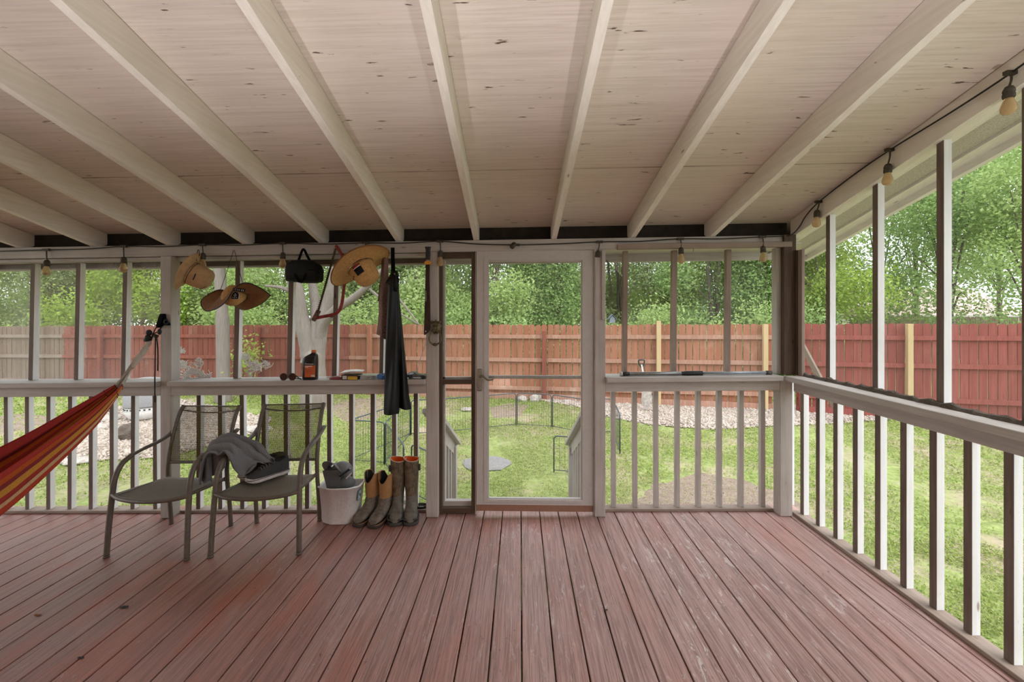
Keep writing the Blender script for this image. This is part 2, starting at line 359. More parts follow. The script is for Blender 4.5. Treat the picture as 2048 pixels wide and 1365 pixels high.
# ceiling sheathing
mb = MB()
def cz(y): return rb(y)+.137
ya, yb = YB, 3.72
for x0, x1 in ((XL, 2.53),):
    n = 12; L = []
    for z in (0, .018):
        L.append([[ (x0+(x1-x0)*j/n, ya, cz(ya)+z) for j in range(n+1)], [(x0+(x1-x0)*j/n, yb, cz(yb)+z) for j in range(n+1)]])
    mb.grid(L[0], sm=False); mb.grid(L[1], sm=False)
    mb.box(x0, x1, yb-.002, yb, cz(yb), cz(yb)+.018)
tag(mb.build('ceiling', M['ceiling'], shear=True), 'sloping whitewashed plywood ceiling above the rafters', 'ceiling', kind='structure')
ORD = ['first','second','third','fourth','fifth','sixth','seventh','eighth','ninth','tenth','eleventh','twelfth']
vis = {-7:'white rafter in the far left corner showing only its short lower end',-6:'second white rafter from the left end of the ceiling',-5:'third white rafter from the left end of the ceiling',-4:'fourth white rafter from the left, ending above the tan cloth hat',-3:'white rafter ending above the black bag',-2:'white rafter ending above the hanging red saw',
-1:'white rafter ending above the black hanging waders',0:'white rafter ending above the left edge of the door',1:'white rafter ending above the right part of the door',2:'white rafter ending right of the door, second from the right wall',3:'white rafter nearest to the beam with bulbs over the right wall'}
for k in range(-7, 4):
    mb = MB(); ye = 3.20; P = []
    prof = [(YB, 0), (ye, 0), (ye+.06, .05), (ye+.06, .1345), (YB, .1345)]
    poly = [(rcx(k, y)-.019, y, rb(y)+h) for y, h in prof]
    mb.prism(poly, (.038, 0, 0))
    tag(mb.build('rafter', M['rafter'], shear=True, bevel=.004), vis[k], 'rafter', 'white rafters under the porch ceiling', 'structure')
# beam over the right wall, rake overhang and eave
mb = MB(); mb.prism([(2.07, y, rb(y)+h) for y, h in ((YB,0),(3.22,0),(3.22,.1345),(YB,.1345))], (.05,0,0))
tag(mb.build('rafter', M['rafter'], shear=True, bevel=.004), 'sloping white beam over the right screened wall carrying the bulb string', 'beam', kind='structure')
mb = MB(); mb.prism([(2.12, y, rb(y)+.004+h) for y, h in ((YB,0),(3.3,0),(3.3,.03),(YB,.03))], (.055,0,0))
mb.prism([(2.165, y, rb(y)+.05+h) for y, h in ((YB,0),(3.7,0),(3.7,.012),(YB,.012))], (.34,0,0), 1)
mb.prism([(2.49, y, rb(y)-.005+h) for y, h in ((YB,0),(3.7,0),(3.7,.15),(YB,.15))], (.035,0,0))
mb.prism([(2.40, y, rb(y)+.036+h) for y, h in ((YB,0),(3.68,0),(3.68,.014),(YB,.014))], (.09,0,0))
tag(mb.build('trim_1', [M['rafter'], M['speckle']], shear=True, bevel=.003), 'speckled white gable overhang outside the right screened wall', 'trim', kind='structure')
mb = MB(); mb.box(XL, 2.17, 3.24, 3.66, 2.055, 2.067, 1); mb.box(XL, 2.525, 3.655, 3.69, 1.985, 2.16)
tag(mb.build('trim_2', [M['paint_x'], M['paint_x']], shear=True, bevel=.003), 'white eave soffit and fascia outside the door wall', 'trim', kind='structure')
# header
mb = MB(); mb.box(XL, 2.07, 3.262, 3.285, 2.07, 2.222); tag(mb.build('eave_shade_board', M['cavity_shade'], shear=True), 'near-black board standing for the shaded gap between the rafter ends above the header', 'trim', kind='structure')
mb = MB(); mb.box(XL, 2.07, 3.16, 3.215, 2.022, 2.109)
tag(mb.build('trim_3', M['paint_x'], shear=True, bevel=.004), 'long white header board above the door carrying the bulb string', 'trim', kind='structure')
mb = MB(); mb.box(XL, -.63, 3.185, 3.235, 1.995, 2.019)
tag(mb.build('trim_4', M['paint_x'], shear=True, bevel=.003), 'thin pale strip under the header left of the door', 'trim', kind='structure')
mb = MB(); mb.box(XL, -.63, 3.295, 3.33, 1.957, 1.995)
tag(mb.build('trim_5', M['brown_x'], shear=True), 'dark brown strip across the top of the left screens', 'trim', kind='structure')
mb = MB(); mb.box(.735, 2.03, 3.135, 3.175, 2.018, 2.058)
tag(mb.build('trim_6', M['mid_x'], shear=True, bevel=.003), 'brown trim board under the header right of the door', 'trim', kind='structure')
# posts
def post(u0, u1, mat, label, z1=2.02, Y=YP, d=.089, extra=None):
    x0, x1 = px(u0, 800, Y).x, px(u1, 800, Y).x; mb = MB(); mb.box(x0, x1, Y, Y+d, .002, z1)
    o = mb.build('wall_post', mat, shear=True, bevel=.004); tag(o, label, 'post', kind='structure'); return x0, x1
post(320.5, 342, M['paint_z'], 'white porch post with the black hammock strap')
post(852, 876, M['paint_z'], 'white post with the machete and the lion knocker')
px0 = post(1190, 1211, M['paint_z'], 'white post at the hinge side of the door')
mb = MB(); mb.box(1.945, 2.035, YP, YP+.089, .002, 1.04); mb.box(1.945, 2.035, YP+.045, YP+.11, 1.06, 2.02)
tag(mb.build('wall_post', M['paint_z'], shear=True, bevel=.004), 'white corner post where the two screened walls meet', 'post', kind='structure')
mb = MB(); mb.box(1.972, 2.062, YP+.0, YP+.04, 1.06, 2.11); mb.box(2.052, 2.075, YP-.02, YP-.0, 1.06, 1.99)
tag(mb.build('trim_7', [M['brown_z']], shear=True, bevel=.003), 'dark stained upright board on the corner post', 'trim', kind='structure')
mb = MB(); mb.box(2.062, 2.085, YP-.06, YP-.0, 1.06, 1.99)
tag(mb.build('trim_8', M['mid_z'], shear=True, bevel=.003), 'thin pinkish trim strip beside the corner board', 'trim', kind='structure')
# railings: cap, apron, base plate and balusters
def railing(x0, x1, us, label, bare=True):
    r = thing('railing', ((x0+x1)/2, YW, 0), label, 'railing', None, 'structure')
    mb = MB(); mb.box(x0, x1, YC, 3.305, 1.020, 1.058); mb.build('cap_rail', M['paint_x'], r, shear=True, bevel=.005)
    mb = MB(); mb.box(x0, x1, YP, YP+.038, .945, 1.018); mb.build('apron', M['paint_x'], r, shear=True, bevel=.003)
    mb = MB(); mb.box(x0, x1, 3.222, 3.30, .001, .022); mb.build('base_plate', M['mid_x'], r, shear=True, bevel=.003)
    for u in us:
        yb_ = YW+.035; x = px(u, 900, yb_).x; mb = MB(); l = random.uniform(-.006, .006)
        P = [(x+l, yb_), (x+l+.034, yb_), (x+l+.034, yb_+.038), (x+l, yb_+.038)]; Q = [(x, yb_), (x+.034, yb_), (x+.034, yb_+.038), (x, yb_+.038)]
        mb.loft([[(a, b, .022) for a, b in Q], [(a, b, 1.019) for a, b in P]], sm=False)
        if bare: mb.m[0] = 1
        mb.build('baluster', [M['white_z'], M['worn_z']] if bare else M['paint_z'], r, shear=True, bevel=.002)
    return r
xa, xb = px(342, 800, YP).x, px(852, 800, YP).x; xl = px(320.5, 800, YP).x
railing(XL, xl, [8-42.4*k for k in range(14, 0, -1)]+[8, 50, 92, 134.5, 177, 219, 260.5, 306], 'white wooden railing behind the hammock and left of the hammock post')
railing(xa, xb, [392, 436, 480, 523.4, 567.4, 609.6, 654.4, 697.5, 740.6, 784, 827], 'white wooden railing behind the two patio chairs')
xc = px(1211, 800, YP).x
railing(xc, 1.945, [1224.5-42.4*0.02, 1266.7, 1309, 1351, 1393.5, 1436, 1479, 1522], 'white wooden railing right of the door under the telescopic pole', False)
r = thing('railing', (XR, 1.5, 0), 'white wooden railing along the right wall', 'railing', None, 'structure')
mb = MB(); mb.box(1.962, 2.16, YB, 3.12, 1.020, 1.058); mb.build('cap_rail', M['paint_y'], r, shear=True, bevel=.005)
mb = MB(); mb.box(2.035, 2.073, YB, 3.13, .940, 1.018); mb.build('apron', M['paint_y'], r, shear=True, bevel=.003)
mb = MB(); mb.box(2.055, 2.145, YB, 3.20, .001, .022); mb.build('base_plate', M['mid_y'], r, shear=True, bevel=.003)
for k in range(-1, 22):
    y = 3.115-.1636*k; mb = MB(); mb.box(XR, XR+.039, y, y+.039, .022, 1.019); mb.m[0] = 1; mb.build('baluster', [M['white_z'], M['worn_z']], r, shear=True, bevel=.002)
# screened openings: mullions and screens
YS = 3.292
def mull(parent, u0, u1, v, z0, z1, mat, Y=3.235, d=.042, lean=0):
    x0, x1 = px(u0, v, Y).x, px(u1, v, Y).x; w = min(x1-x0, .04)
    mb = MB(); Q = [(x0, Y), (x0+w, Y), (x0+w, Y+d), (x0, Y+d)]
    mb.loft([[(a-lean, b, z0) for a, b in Q], [(a, b, z1) for a, b in Q]], sm=False)
    if isinstance(mat, list): mb.m[0] = 1
    return mb.build('mullion', mat, parent, shear=True, bevel=.002)
def window(n, x0, x1, z0, z1, mats, label, ms, mm):
    w = thing('window_%d' % n, ((x0+x1)/2, YS, z0), label, 'window', None, 'structure')
    for u0, u1 in ms: mull(w, u0, u1, 560, z0, z1, mm, lean=.02 if n < 3 else .008)
    mb = MB(); mb.add([(x0, YS, z0), (x1, YS, z0), (x1, YS, z1), (x0, YS, z1)], [(0,1,2,3)]); mb.build('screen', mats, w, shear=True)
    return w
w1 = window(1, XL, xl, 1.06, 1.99, M['plastic'], 'left screened opening covered in cloudy film behind the hammock', [(62-92*k, 70-92*k) for k in range(6, 0, -1)]+[(61, 70), (152, 161), (246, 255)], [M['white_z'], M['worn_z']])
w2 = window(2, xa, xb, 1.06, 1.99, M['screen'], 'screened opening with the hats, bag and saw hanging across it', [(471, 481), (578, 588), (668.5, 678), (763, 771)], [M['white_z'], M['worn_z']])
w4 = window(4, xc, 1.945, 1.06, 2.02, M['screen'], 'screened opening right of the door above the telescopic pole', [(1247, 1256.5), (1345, 1355), (1453.5, 1463)], M['mid_z'])
mb = MB(); a = px(1212.5, 519, 3.285); b = px(1249.5, 560, 3.285); c = px(1249, 648, 3.285); d = px(1212.5, 645, 3.285)
mb.add([a, b, c, d], [(0,1,2,3)]); mb.build('torn_screen', M['torn'], w4)
mb = MB(); x = px(1203.5, 600, 3.13).x; mb.box(x, x+.026, 3.125, 3.139, 1.49, 2.01); mb.build('batten', M['paint_z'], w4, shear=True, bevel=.002)
# right wall window
w5 = thing('window_5', (XR+.02, 2, 1.06), 'screened opening of the right wall under the sloping beam', 'window', None, 'structure')
for y in (2.855, 2.478, 2.098, 1.742, 1.36, .98, .6, .2, -.2):
    mb = MB(); t = rb(y)+.002
    mb.box(XR, XR+.039, y, y+.038, 1.06, t); mb.m[0] = 1; mb.build('mullion', [M['white_z'], M['worn_z']], w5, shear=True, bevel=.002)
mb = MB(); mb.add([(2.142, YB, 1.06), (2.142, 3.2, 1.06), (2.142, 3.2, rb(3.2)), (2.142, YB, rb(YB))], [(0,1,2,3)]); mb.build('screen', M['screen'], w5, shear=True)
# side light left of the door
w3 = thing('window_3', (-.45, 3.2, 0), 'narrow brown-framed screen panel left of the door', 'window', None, 'structure')
Ys = 3.185; sx = [px(u, 800, Ys).x for u in (876, 884.5, 942.5, 951.5)]
mb = MB(); mb.box(sx[0], sx[1], Ys, Ys+.04, .01, 2.02); mb.build('frame_stile', M['brown_z'], w3, shear=True, bevel=.003)
mb = MB(); mb.box(sx[2], sx[3], Ys, Ys+.04, .01, 2.02); mb.build('frame_stile', M['brown_z'], w3, shear=True, bevel=.003)
for z0, z1, nm in ((.01, .05, 'bottom_rail'), (1.005, 1.042, 'middle_rail'), (1.975, 2.02, 'top_rail')):
    mb = MB(); mb.box(sx[1], sx[2], Ys+.002, Ys+.038, z0, z1); mb.build(nm, M['brown_x'], w3, shear=True, bevel=.002)
mb = MB(); mb.box(sx[1]-.01, sx[2]+.01, Ys+.045, Ys+.09, .02, .085); mb.box(sx[1]-.01, sx[2]+.01, Ys+.045, Ys+.075, 1.0, 1.055); mb.box(sx[1]-.012, sx[1]+.012, Ys+.045, Ys+.08, .085, 1.97); mb.box(sx[2]-.004, sx[2]+.012, Ys+.045, Ys+.08, .085, 1.97)
mb.build('white_stop', M['paint_x'], w3, shear=True)
mb = MB(); mb.add([(sx[1], YS, .05), (sx[2], YS, .05), (sx[2], YS, 1.98), (sx[1], YS, 1.98)], [(0,1,2,3)]); mb.build('screen', M['screen'], w3, shear=True)
# door
dr = thing('door_1', (.18, 3.2, 0), 'white storm door with a tall glass pane in the back wall', 'door', None, 'structure')
Yd = 3.165; d0, d1, g0, g1 = [px(u, 800, Yd).x for u in (953, 1186.5, 977.5, 1162.5)]
zt, zb = px(1070, 501, Yd).z, px(1070, 1011, Yd).z; gt, gb = px(1070, 523, Yd).z, px(1070, 998, Yd).z
def mitre(mb, a0, a1, b0, b1, c0, c1, e0, e1, y0, y1, mi=0):   # rectangular ring: outer a,b ; inner c,e
    o = [(a0, b0), (a1, b0), (a1, b1), (a0, b1)]; q = [(c0, e0), (c1, e0), (c1, e1), (c0, e1)]
    for i in range(4):
        j = (i+1) % 4; mb.prism([(o[i][0], y0, o[i][1]), (o[j][0], y0, o[j][1]), (q[j][0], y0, q[j][1]), (q[i][0], y0, q[i][1])], (0, y1-y0, 0), mi)
mb = MB(); mitre(mb, d0, d1, zb, zt, g0-.035, g1+.035, gb-.028, gt+.038, Yd, Yd+.032)
mitre(mb, g0-.036, g1+.036, gb-.029, gt+.039, g0-.008, g1+.008, gb-.007, gt+.009, Yd-.005, Yd+.03)
mitre(mb, g0-.009, g1+.009, gb-.008, gt+.010, g0, g1, gb, gt, Yd+.006, Yd+.028)
mb.build('door_frame', M['white_alu'], dr, bevel=.002)
mb = MB(); mb.add([(g0-.004, Yd+.018, gb-.004), (g1+.004, Yd+.018, gb-.004), (g1+.004, Yd+.018, gt+.004), (g0-.004, Yd+.018, gt+.004)], [(0,1,2,3)]); mb.build('pane', M['glass'], dr)
za, zc = px(1070, 758.5, Yd).z, px(1070, 752, Yd).z
mb = MB(); mb.box(g0, g1, Yd+.004, Yd+.03, za, zc); mb.build('middle_bar', M['grey_metal'], dr, bevel=.003)
mb = MB(); mb.box(d0, d1, Yd+.004, Yd+.028, px(1070, 1024, Yd).z, zb-.001); mb.build('door_sweep', M['sweep'], dr)
hp = px(959.5, 760, Yd); hd = MB(); hd.box(hp.x-.017, hp.x+.017, Yd-.012, Yd-.001, hp.z-.085, hp.z+.085)
h = hd.build('handle', M['nickel'], dr, bevel=.005)
hd = MB(); hd.tube(cr([px(960, 754, Yd-.012), px(960.5, 753.5, Yd-.045), px(967, 754, Yd-.055), px(977, 760.5, Yd-.055), px(987, 759, Yd-.05)], 5), [.009]*8+[.008]*8+[.006]*5, 10)
hd.build('lever', M['nickel'], h, local=False); 
hd = MB(); hd.ball(px(959.5, 776, Yd-.014), .008, 8); hd.build('lock', M['grey_metal'], h)
mb = MB(); mb.box(d0-.012, d0-.002, Yd+.01, Yd+.05, .004, zt+.012); mb.box(d1+.002, d1+.024, Yd-.006, Yd+.05, .02, zt+.012); mb.box(d0, d1, Yd+.006, Yd+.05, zt+.001, zt+.014)
mb.build('jamb', M['paint_z'], dr, bevel=.002)
for v in (560, 735, 930):
    mb = MB(); q = px(1189.5, v, Yd); mb.box(q.x-.006, q.x+.010, Yd-.012, Yd-.006, q.z-.05, q.z+.05); mb.build('hinge', M['white_alu'], dr, bevel=.002)
# grime along the right sill
mb = MB(); G = []
n = 150
for i in range(n+1):
    y = YB+3.68*i/n; hgt = .012+.022*abs(noise.noise((y*9, 3, 0)))+.018*abs(noise.noise((y*31, 8, 0)))
    w = .03+.014*noise.noise((y*23, 1, 4))
    G.append([(2.098-w, y, 1.0585), (2.098-w*.6, y, 1.0585+hgt), (2.098-.004, y, 1.0585+hgt*1.25+.006*noise.noise((y*60,2,2))), (2.0985, y, 1.0585)])
mb.loft(G, 0, (True, True), False); tag(mb.build('sill_dirt', M['bark_dark'], shear=True), 'crust of dark dirt along the sill of the right wall', 'dirt', kind='stuff')
# ================================================================ the yard
def pip(poly, x, y):
    poly = np.array(poly); res = np.zeros(len(x), bool); n = len(poly); j = n-1
    for i in range(n):
        xi, yi, xj, yj = *poly[i], *poly[j]
        c = ((yi > y) != (yj > y)) & (x < (xj-xi)*(y-yi)/(yj-yi+1e-12)+xi); res ^= c; j = i
    return res
GX0, GX1, GY0, GY1 = -34, 34, -14, 42; NX, NY = 170, 140
xs = np.linspace(GX0, GX1, NX+1); ys = np.linspace(GY0, GY1, NY+1); XX, YY = np.meshgrid(xs, ys)
ZZ = -0.75+0.04*(np.clip(YY, 3.5, 16)-3.5)+.012*np.sin(XX*2.1+YY)*np.cos(YY*1.7-XX*.6)
vv = np.stack([XX.ravel(), YY.ravel(), ZZ.ravel()], 1); ii = np.arange(NX*NY); r0 = ii//NX; c0 = ii % NX; q = r0*(NX+1)+c0
tag(raw_mesh('ground', vv, np.stack([q, q+1, q+NX+2, q+NX+1], 1), M['ground'], smooth=True), 'patchy lawn of the back yard', 'lawn', kind='structure')
def P2(*uv): return [tuple(pg(u, v)[:2]) for u, v in uv]
GR = P2((1060,801),(1200,800),(1400,803),(1600,812),(1760,822),(1790,842),(1640,850),(1420,862),(1300,852),(1225,838),(1150,815))
GL = P2((40,915),(120,852),(235,815),(345,797),(440,818),(545,838),(530,862),(430,892),(330,918),(150,926))
S1 = P2((1262,1000),(1300,968),(1390,946),(1480,958),(1560,985),(1620,1010),(1640,1050),(1560,1040),(1400,1050),(1270,1035))
S2 = P2((640,815),(690,800),(770,796),(800,808),(760,838),(690,846))
S3 = P2((975,815),(1020,806),(1060,812),(1040,835),(985,838))
S4 = [(2.45,.6),(2.85,.7),(3.0,1.4),(2.95,2.4),(2.8,3.3),(2.3,3.7),(2.25,2.0)]
S5 = P2((-300,865),(-60,838),(60,826),(130,838),(60,862),(-200,900))
def patch(name, poly, mat, label, cat, z=.012):
    c = np.mean(poly, axis=0); mb = MB(); L = []; n = 90; m = len(poly)
    for k in range(n):
        t = k/n*m; i = int(t); a = np.array(poly[i % m]); b = np.array(poly[(i+1) % m]); p_ = a+(b-a)*(t-i)
        p_ = c+(p_-c)*(1+.10*noise.noise((p_[0]*2.2, p_[1]*2.2, 3))+.05*noise.noise((p_[0]*9, p_[1]*9, 1))); L.append(p_)
    vs = []; fs = []; R = 7
    for k in range(n):
        for r_ in range(R+1):
            p_ = c+(L[k]-c)*(r_/R); d = .018*math.sin(p_[0]*2.1)*0
            zz = gz(*p_)+.012*math.sin(p_[0]*2.1+p_[1])*math.cos(p_[1]*1.7-p_[0]*.6)+(z*(1-(r_/R)**6) if r_ < R else -.004)+.006*noise.noise((p_[0]*8, p_[1]*8, 0))
            vs.append((p_[0], p_[1], zz))
    for k in range(n):
        for r_ in range(R):
            a = k*(R+1)+r_; b = ((k+1) % n)*(R+1)+r_; fs.append((a, a+1, b+1, b))
    mb.add(vs, fs, 0, True); return tag(mb.build(name, mat), label, cat, kind='stuff')
patch('soil_patch', S1, M['soil'], 'bare brown mulch patch behind the railing right of the door', 'soil')
patch('soil_patch', S2, M['soil'], 'bare soil seen behind the hanging black waders', 'soil')
patch('soil_patch', S3, M['soil'], 'bare soil near the rocks seen through the door glass', 'soil')
patch('soil_patch', S4, M['soil'], 'bare soil along the foot of the right railing', 'soil')
patch('soil_patch', S5, M['soil'], 'bare soil far left behind the hammock', 'soil')
patch('gravel_bed', GR, M['gravelbed'], 'pale gravel bed along the fence right of the door', 'gravel', .02)
patch('gravel_bed', GL, M['gravelbed'], 'pale gravel bed in the left of the yard', 'gravel', .02)
def scatter(poly, n):
    poly = np.array(poly); a, b = poly.min(0), poly.max(0); out = np.zeros((0, 2))
    while len(out) < n:
        q_ = rng.uniform(a, b, (n*2, 2)); out = np.vstack([out, q_[pip(poly, q_[:, 0], q_[:, 1])]])
    return out[:n]
def gz_np(x, y): return -0.75+0.04*(np.clip(y, 3.5, 16)-3.5)+.012*np.sin(x*2.1+y)*np.cos(y*1.7-x*.6)
def stones(name, poly, n, s0, s1, label):
    p_ = scatter(poly, n); s_ = rng.uniform(s0, s1, n)
    base = np.array([(1,0,0),(0,1,0),(-1,0,0),(0,-1,0),(0,0,1),(0,0,-1)], float); fc = np.array([(0,1,4),(1,2,4),(2,3,4),(3,0,4),(1,0,5),(2,1,5),(3,2,5),(0,3,5)])
    v = base[None]*rng.uniform(.55, 1.15, (n, 6, 1))*s_[:, None, None]*np.array([1,1,.7])
    a = rng.uniform(0, 6.28, n); ca, sa = np.cos(a)[:, None], np.sin(a)[:, None]
    x = v[:, :, 0]*ca-v[:, :, 1]*sa; y = v[:, :, 0]*sa+v[:, :, 1]*ca
    v = np.stack([x+p_[:, 0:1], y+p_[:, 1:2], v[:, :, 2]+(gz_np(p_[:, 0], p_[:, 1])+.018)[:, None]], 2)
    f = fc[None]+np.arange(n)[:, None, None]*6
    return tag(raw_mesh(name, v.reshape(-1, 3), f.reshape(-1, 3), M['stone']), label, 'gravel', kind='stuff')
stones('gravel', GR, 7000, .018, .05, 'loose limestone chips along the fence right of the door')
stones('gravel', GL, 7000, .018, .05, 'loose limestone chips in the left of the yard')
stones('gravel', [(2.2,1.6),(2.42,1.6),(2.45,2.9),(2.2,3.2)], 500, .012, .03, 'loose limestone chips at the foot of the right railing')
# lawn
def blades():
    n = 400000; d = rng.uniform(0, 1, n)**1.25*8.6+3.0; a = rng.uniform(-1.42, 1.42, n)
    x = d*np.tan(a*.78)-.02*d; y = d.copy()
    n2 = 80000; x2 = rng.uniform(2.2, 9, n2); y2 = rng.uniform(.9, 4.2, n2)
    x = np.concatenate([x, x2]); y = np.concatenate([y, y2])
    k = ((y > 3.5) | (x > 2.25)) & (y < 11.6-.14*x)
    for poly, keep in ((GR, .05), (GL, .05), (S1, .12), (S2, .3), (S3, .25), (S4, .1), (S5, .3)):
        k &= ~pip(poly, x, y) | (rng.uniform(0, 1, len(x)) < keep)
    k &= ~((np.abs(x+.08) < .7) & (y < 4.75)); fg = pg(975, 930); k &= ((x-fg.x)/.37)**2+((y-fg.y)/.31)**2 > 1
    cl = np.array([noise.noise((a_*.9, b_*.9, 7)) + .5*noise.noise((a_*3.1, b_*3.1, 2)) for a_, b_ in zip(x[::1], y[::1])])
    k &= (cl > -.24+rng.uniform(-.25, .25, len(x)))
    x, y, cl = x[k], y[k], cl[k]; n = len(x); dist = np.sqrt(x*x+y*y)
    s = (.008+.0024*dist)*rng.uniform(.6, 1.35, n); th = rng.uniform(0, 6.28, n); tilt = rng.uniform(.1, 1.25, n)
    dx, dy = np.cos(th), np.sin(th); wx, wy = -dy, dx
    L = np.stack([dx*np.cos(tilt), dy*np.cos(tilt), np.sin(tilt)], 1)*s[:, None]; W = np.stack([wx, wy, rng.uniform(-.3, .3, n)], 1)*(s*.32)[:, None]
    b = np.stack([x, y, gz_np(x, y)-.002+rng.uniform(0, .03, n)], 1)
    v = np.stack([b, b+L*.5+W, b+L, b+L*.5-W], 1); f = np.arange(n*4).reshape(n, 4)
    return v.reshape(-1, 3), f
v_, f_ = blades(); tag(raw_mesh('grass', v_, f_, M['grass']), 'short patchy green lawn of grass and clover', 'grass', kind='stuff')
M['fence_rail'] = fence_mat('weathered fence rail', (.34,.17,.115), (.42,.235,.165), (.48,.36,.29))
# ---------------------------------------------------------------- fence
def fence(pts, mat, rail_mats, label, post_at, top, gapmat=None, postmat=None, extra=None):
    c = Vector(pts[0]).lerp(Vector(pts[-1]), .5); t = thing('fence', (c.x, c.y, gz(c.x, c.y)), label, 'fence')
    mb = MB(); rails = []; S = 0
    seg = []
    for i in range(len(pts)-1):
        a, b = Vector(pts[i]), Vector(pts[i+1]); d = (b-a); l = d.length; d.normalize(); k = round(l/.146); sp_k = l/k
        nrm = Vector((d.y, -d.x))                      # towards the porch
        for j in range(k):
            p_ = a+d*(sp_k*(j+.5)); w = sp_k/2-.0065+random.uniform(-.003, .001); zt_ = lerp(top[i], top[i+1], j/k)+random.uniform(-.012, .012); zb_ = gz(p_.x, p_.y)-.03
            o_ = nrm*random.uniform(-.006, .004); tl = random.uniform(-.005, .005)
            P = []
            for x, z in ((-w, zb_), (w, zb_), (w+tl, zt_-.035), (w*.86+tl, zt_-.012), (w*.55+tl, zt_), (-w*.55+tl, zt_), (-w*.86+tl, zt_-.012), (-w+tl, zt_-.035)):
                q_ = p_+d*x+o_; P.append((q_.x, q_.y, z))
            mb.prism(P, (-nrm.x*.016, -nrm.y*.016, 0))
        seg.append((a, b, d, nrm, top[i], top[i+1]))
    mb.build('picket_panel', mat, t); rail_mats = M['fence_rail'] if mat is M['fence_orange'] else rail_mats
    for dz in (.28, .83, 1.5):
        mb = MB()
        for a, b, d, nrm, t0, t1 in seg:
            p_, q_ = a+nrm*.03, b+nrm*.03; mb.bar((p_.x, p_.y, t0-dz), (q_.x, q_.y, t1-dz), .038, .088)
        mb.build('rail', rail_mats, t)
    mb = MB()
    for a, b, d, nrm, t0, t1 in seg:
        p_, q_ = a+nrm*.06, b+nrm*.06; mb.bar((p_.x, p_.y, gz(p_.x, p_.y)+.06), (q_.x, q_.y, gz(q_.x, q_.y)+.06), .03, .16)
    mb.build('kickboard', rail_mats, t)
    for u, dz, m in post_at:
        best = None
        for a, b, d, nrm, t0, t1 in seg:
            dd = ray(u, 700); r2 = Vector((dd.x, dd.y)); det = d.x*r2.y-d.y*r2.x
            if abs(det) < 1e-6: continue
            s_ = (a.y*r2.x-a.x*r2.y)/det
            if -.3 <= s_ <= (b-a).length+.3: best = (a+d*s_+nrm*.085, lerp(t0, t1, s_/(b-a).length), nrm, d)
        if best is None: continue
        p_, tz, nrm, d = best; z0 = gz(p_.x, p_.y)-.05; mb = MB()
        R = Matrix(((d.x, nrm.x, 0), (d.y, nrm.y, 0), (0, 0, 1)))
        mb.obox((p_.x, p_.y, (z0+tz+dz)/2), .092, .092, tz+dz-z0, R); o = mb.build('post', m, t, bevel=.004)
        if m is M['pine_z']: o['label'] = 'pale new timber post'
    return t
FP = [tuple(px(u, 650, Y)[:2]) for u, Y in ((-900,12.2),(128,11.2),(700,10.35),(1120,9.75),(1545,9.0),(1592,8.85),(2035,8.0),(2500,7.2))]
FT = [px(1024, v, Y).z for v, Y in ((655,12.2),(653,11.2),(649.5,10.35),(650,9.75),(648.5,9.0),(648,8.85),(647,8.0),(645,7.2))]
fence(FP[0:2], M['fence_grey'], M['grey_x'], 'unpainted grey brown board fence beyond the left end of the yard', [], FT[0:2])
fence(FP[1:3], M['fence_red'], M['fence_red'], 'dull red picket fence behind the hats and the two trunks', [(207, .0-.08, M['fence_red']), (520, -.06, M['fence_red']), (330, -.06, M['fence_red'])], FT[1:3])
fence(FP[2:5], M['fence_orange'], M['fence_orange'], 'faded orange red picket fence seen through and beside the door', [(742, -.05, M['fence_orange']), (1089, -.14, M['fence_red']), (1316, .08, M['pine_z']), (1527, -.0, M['pine_z'])], FT[2:5])
fence(FP[5:8], M['fence_deep'], M['fence_deep'], 'deep red picket fence beyond the right screened wall', [(1813, .0, M['pine_z']), (1600, -.06, M['fence_deep'])], FT[5:8])
a = px(1592, 668, 8.5); b = px(1640, 758, 8.3); b2 = a+(b-a)*1.9; mb = MB(); mb.bar(a, b2, .04, .14, (0,-1,.2))
tag(mb.build('leaning_board', M['grey_z'], bevel=.004), 'long grey board leaning against the fence beside the corner post', 'board')
# shovel and bird house on the fence
s0 = px(1283, 728, 8.98); s1 = pg(1288, 800); s1 = Vector((s0.x+.05, s0.y-.2, gz(s0.x, s0.y)+.25))
sh = thing('shovel', (s1.x, s1.y, s1.z), 'long-handled shovel with a dark grip leaning on the orange red fence', 'shovel')
mb = MB(); mb.tube([s1+Vector((0,0,.2)), s0-Vector((0,0,.02))], .018, 8); mb.build('shaft', M['white_alu'], sh)
mb = MB(); g = s0; mb.tube(cr([g+Vector((0,0,-.08)), g+Vector((-.05,0,0)), g+Vector((-.06,0,.07)), g+Vector((0,0,.085)), g+Vector((.06,0,.07)), g+Vector((.05,0,0)), g+Vector((0,0,-.08))], 4), .017, 8); mb.build('grip', M['black'], sh)
mb = MB(); mb.prism([s1+Vector(p_) for p_ in ((-.1,0,.2),(.1,0,.2),(.11,0,-.05),(0,-.02,-.22),(-.11,0,-.05))], (0,.012,0)); mb.build('blade', M['rock'], sh, bevel=.004)
b0 = px(1225, 646, 9.6); bh = thing('bird_house', b0, 'small pale blue bird house on top of the fence behind the torn screen', 'bird house')
mb = MB(); mb.prism([b0+Vector(p_) for p_ in ((-.06,0,0),(.06,0,0),(.06,0,.09),(0,0,.16),(-.06,0,.09))], (0,.12,0)); mb.build('body', plain('pale blue paint', (.50,.58,.66), .6), bh)
mb = MB(); mb.bar(b0+Vector((.0,-.02,.175)), b0+Vector((.11,-.02,.07)), .012, .02); 
mb = MB(); mb.prism([b0+Vector(p_) for p_ in ((-.1,-.02,.07),(0,-.02,.185),(.1,-.02,.07),(.1,-.02,.085),(0,-.02,.2),(-.1,-.02,.085))], (0,.16,0)); mb.build('roof', plain('grey blue roof', (.30,.36,.44), .6), bh)
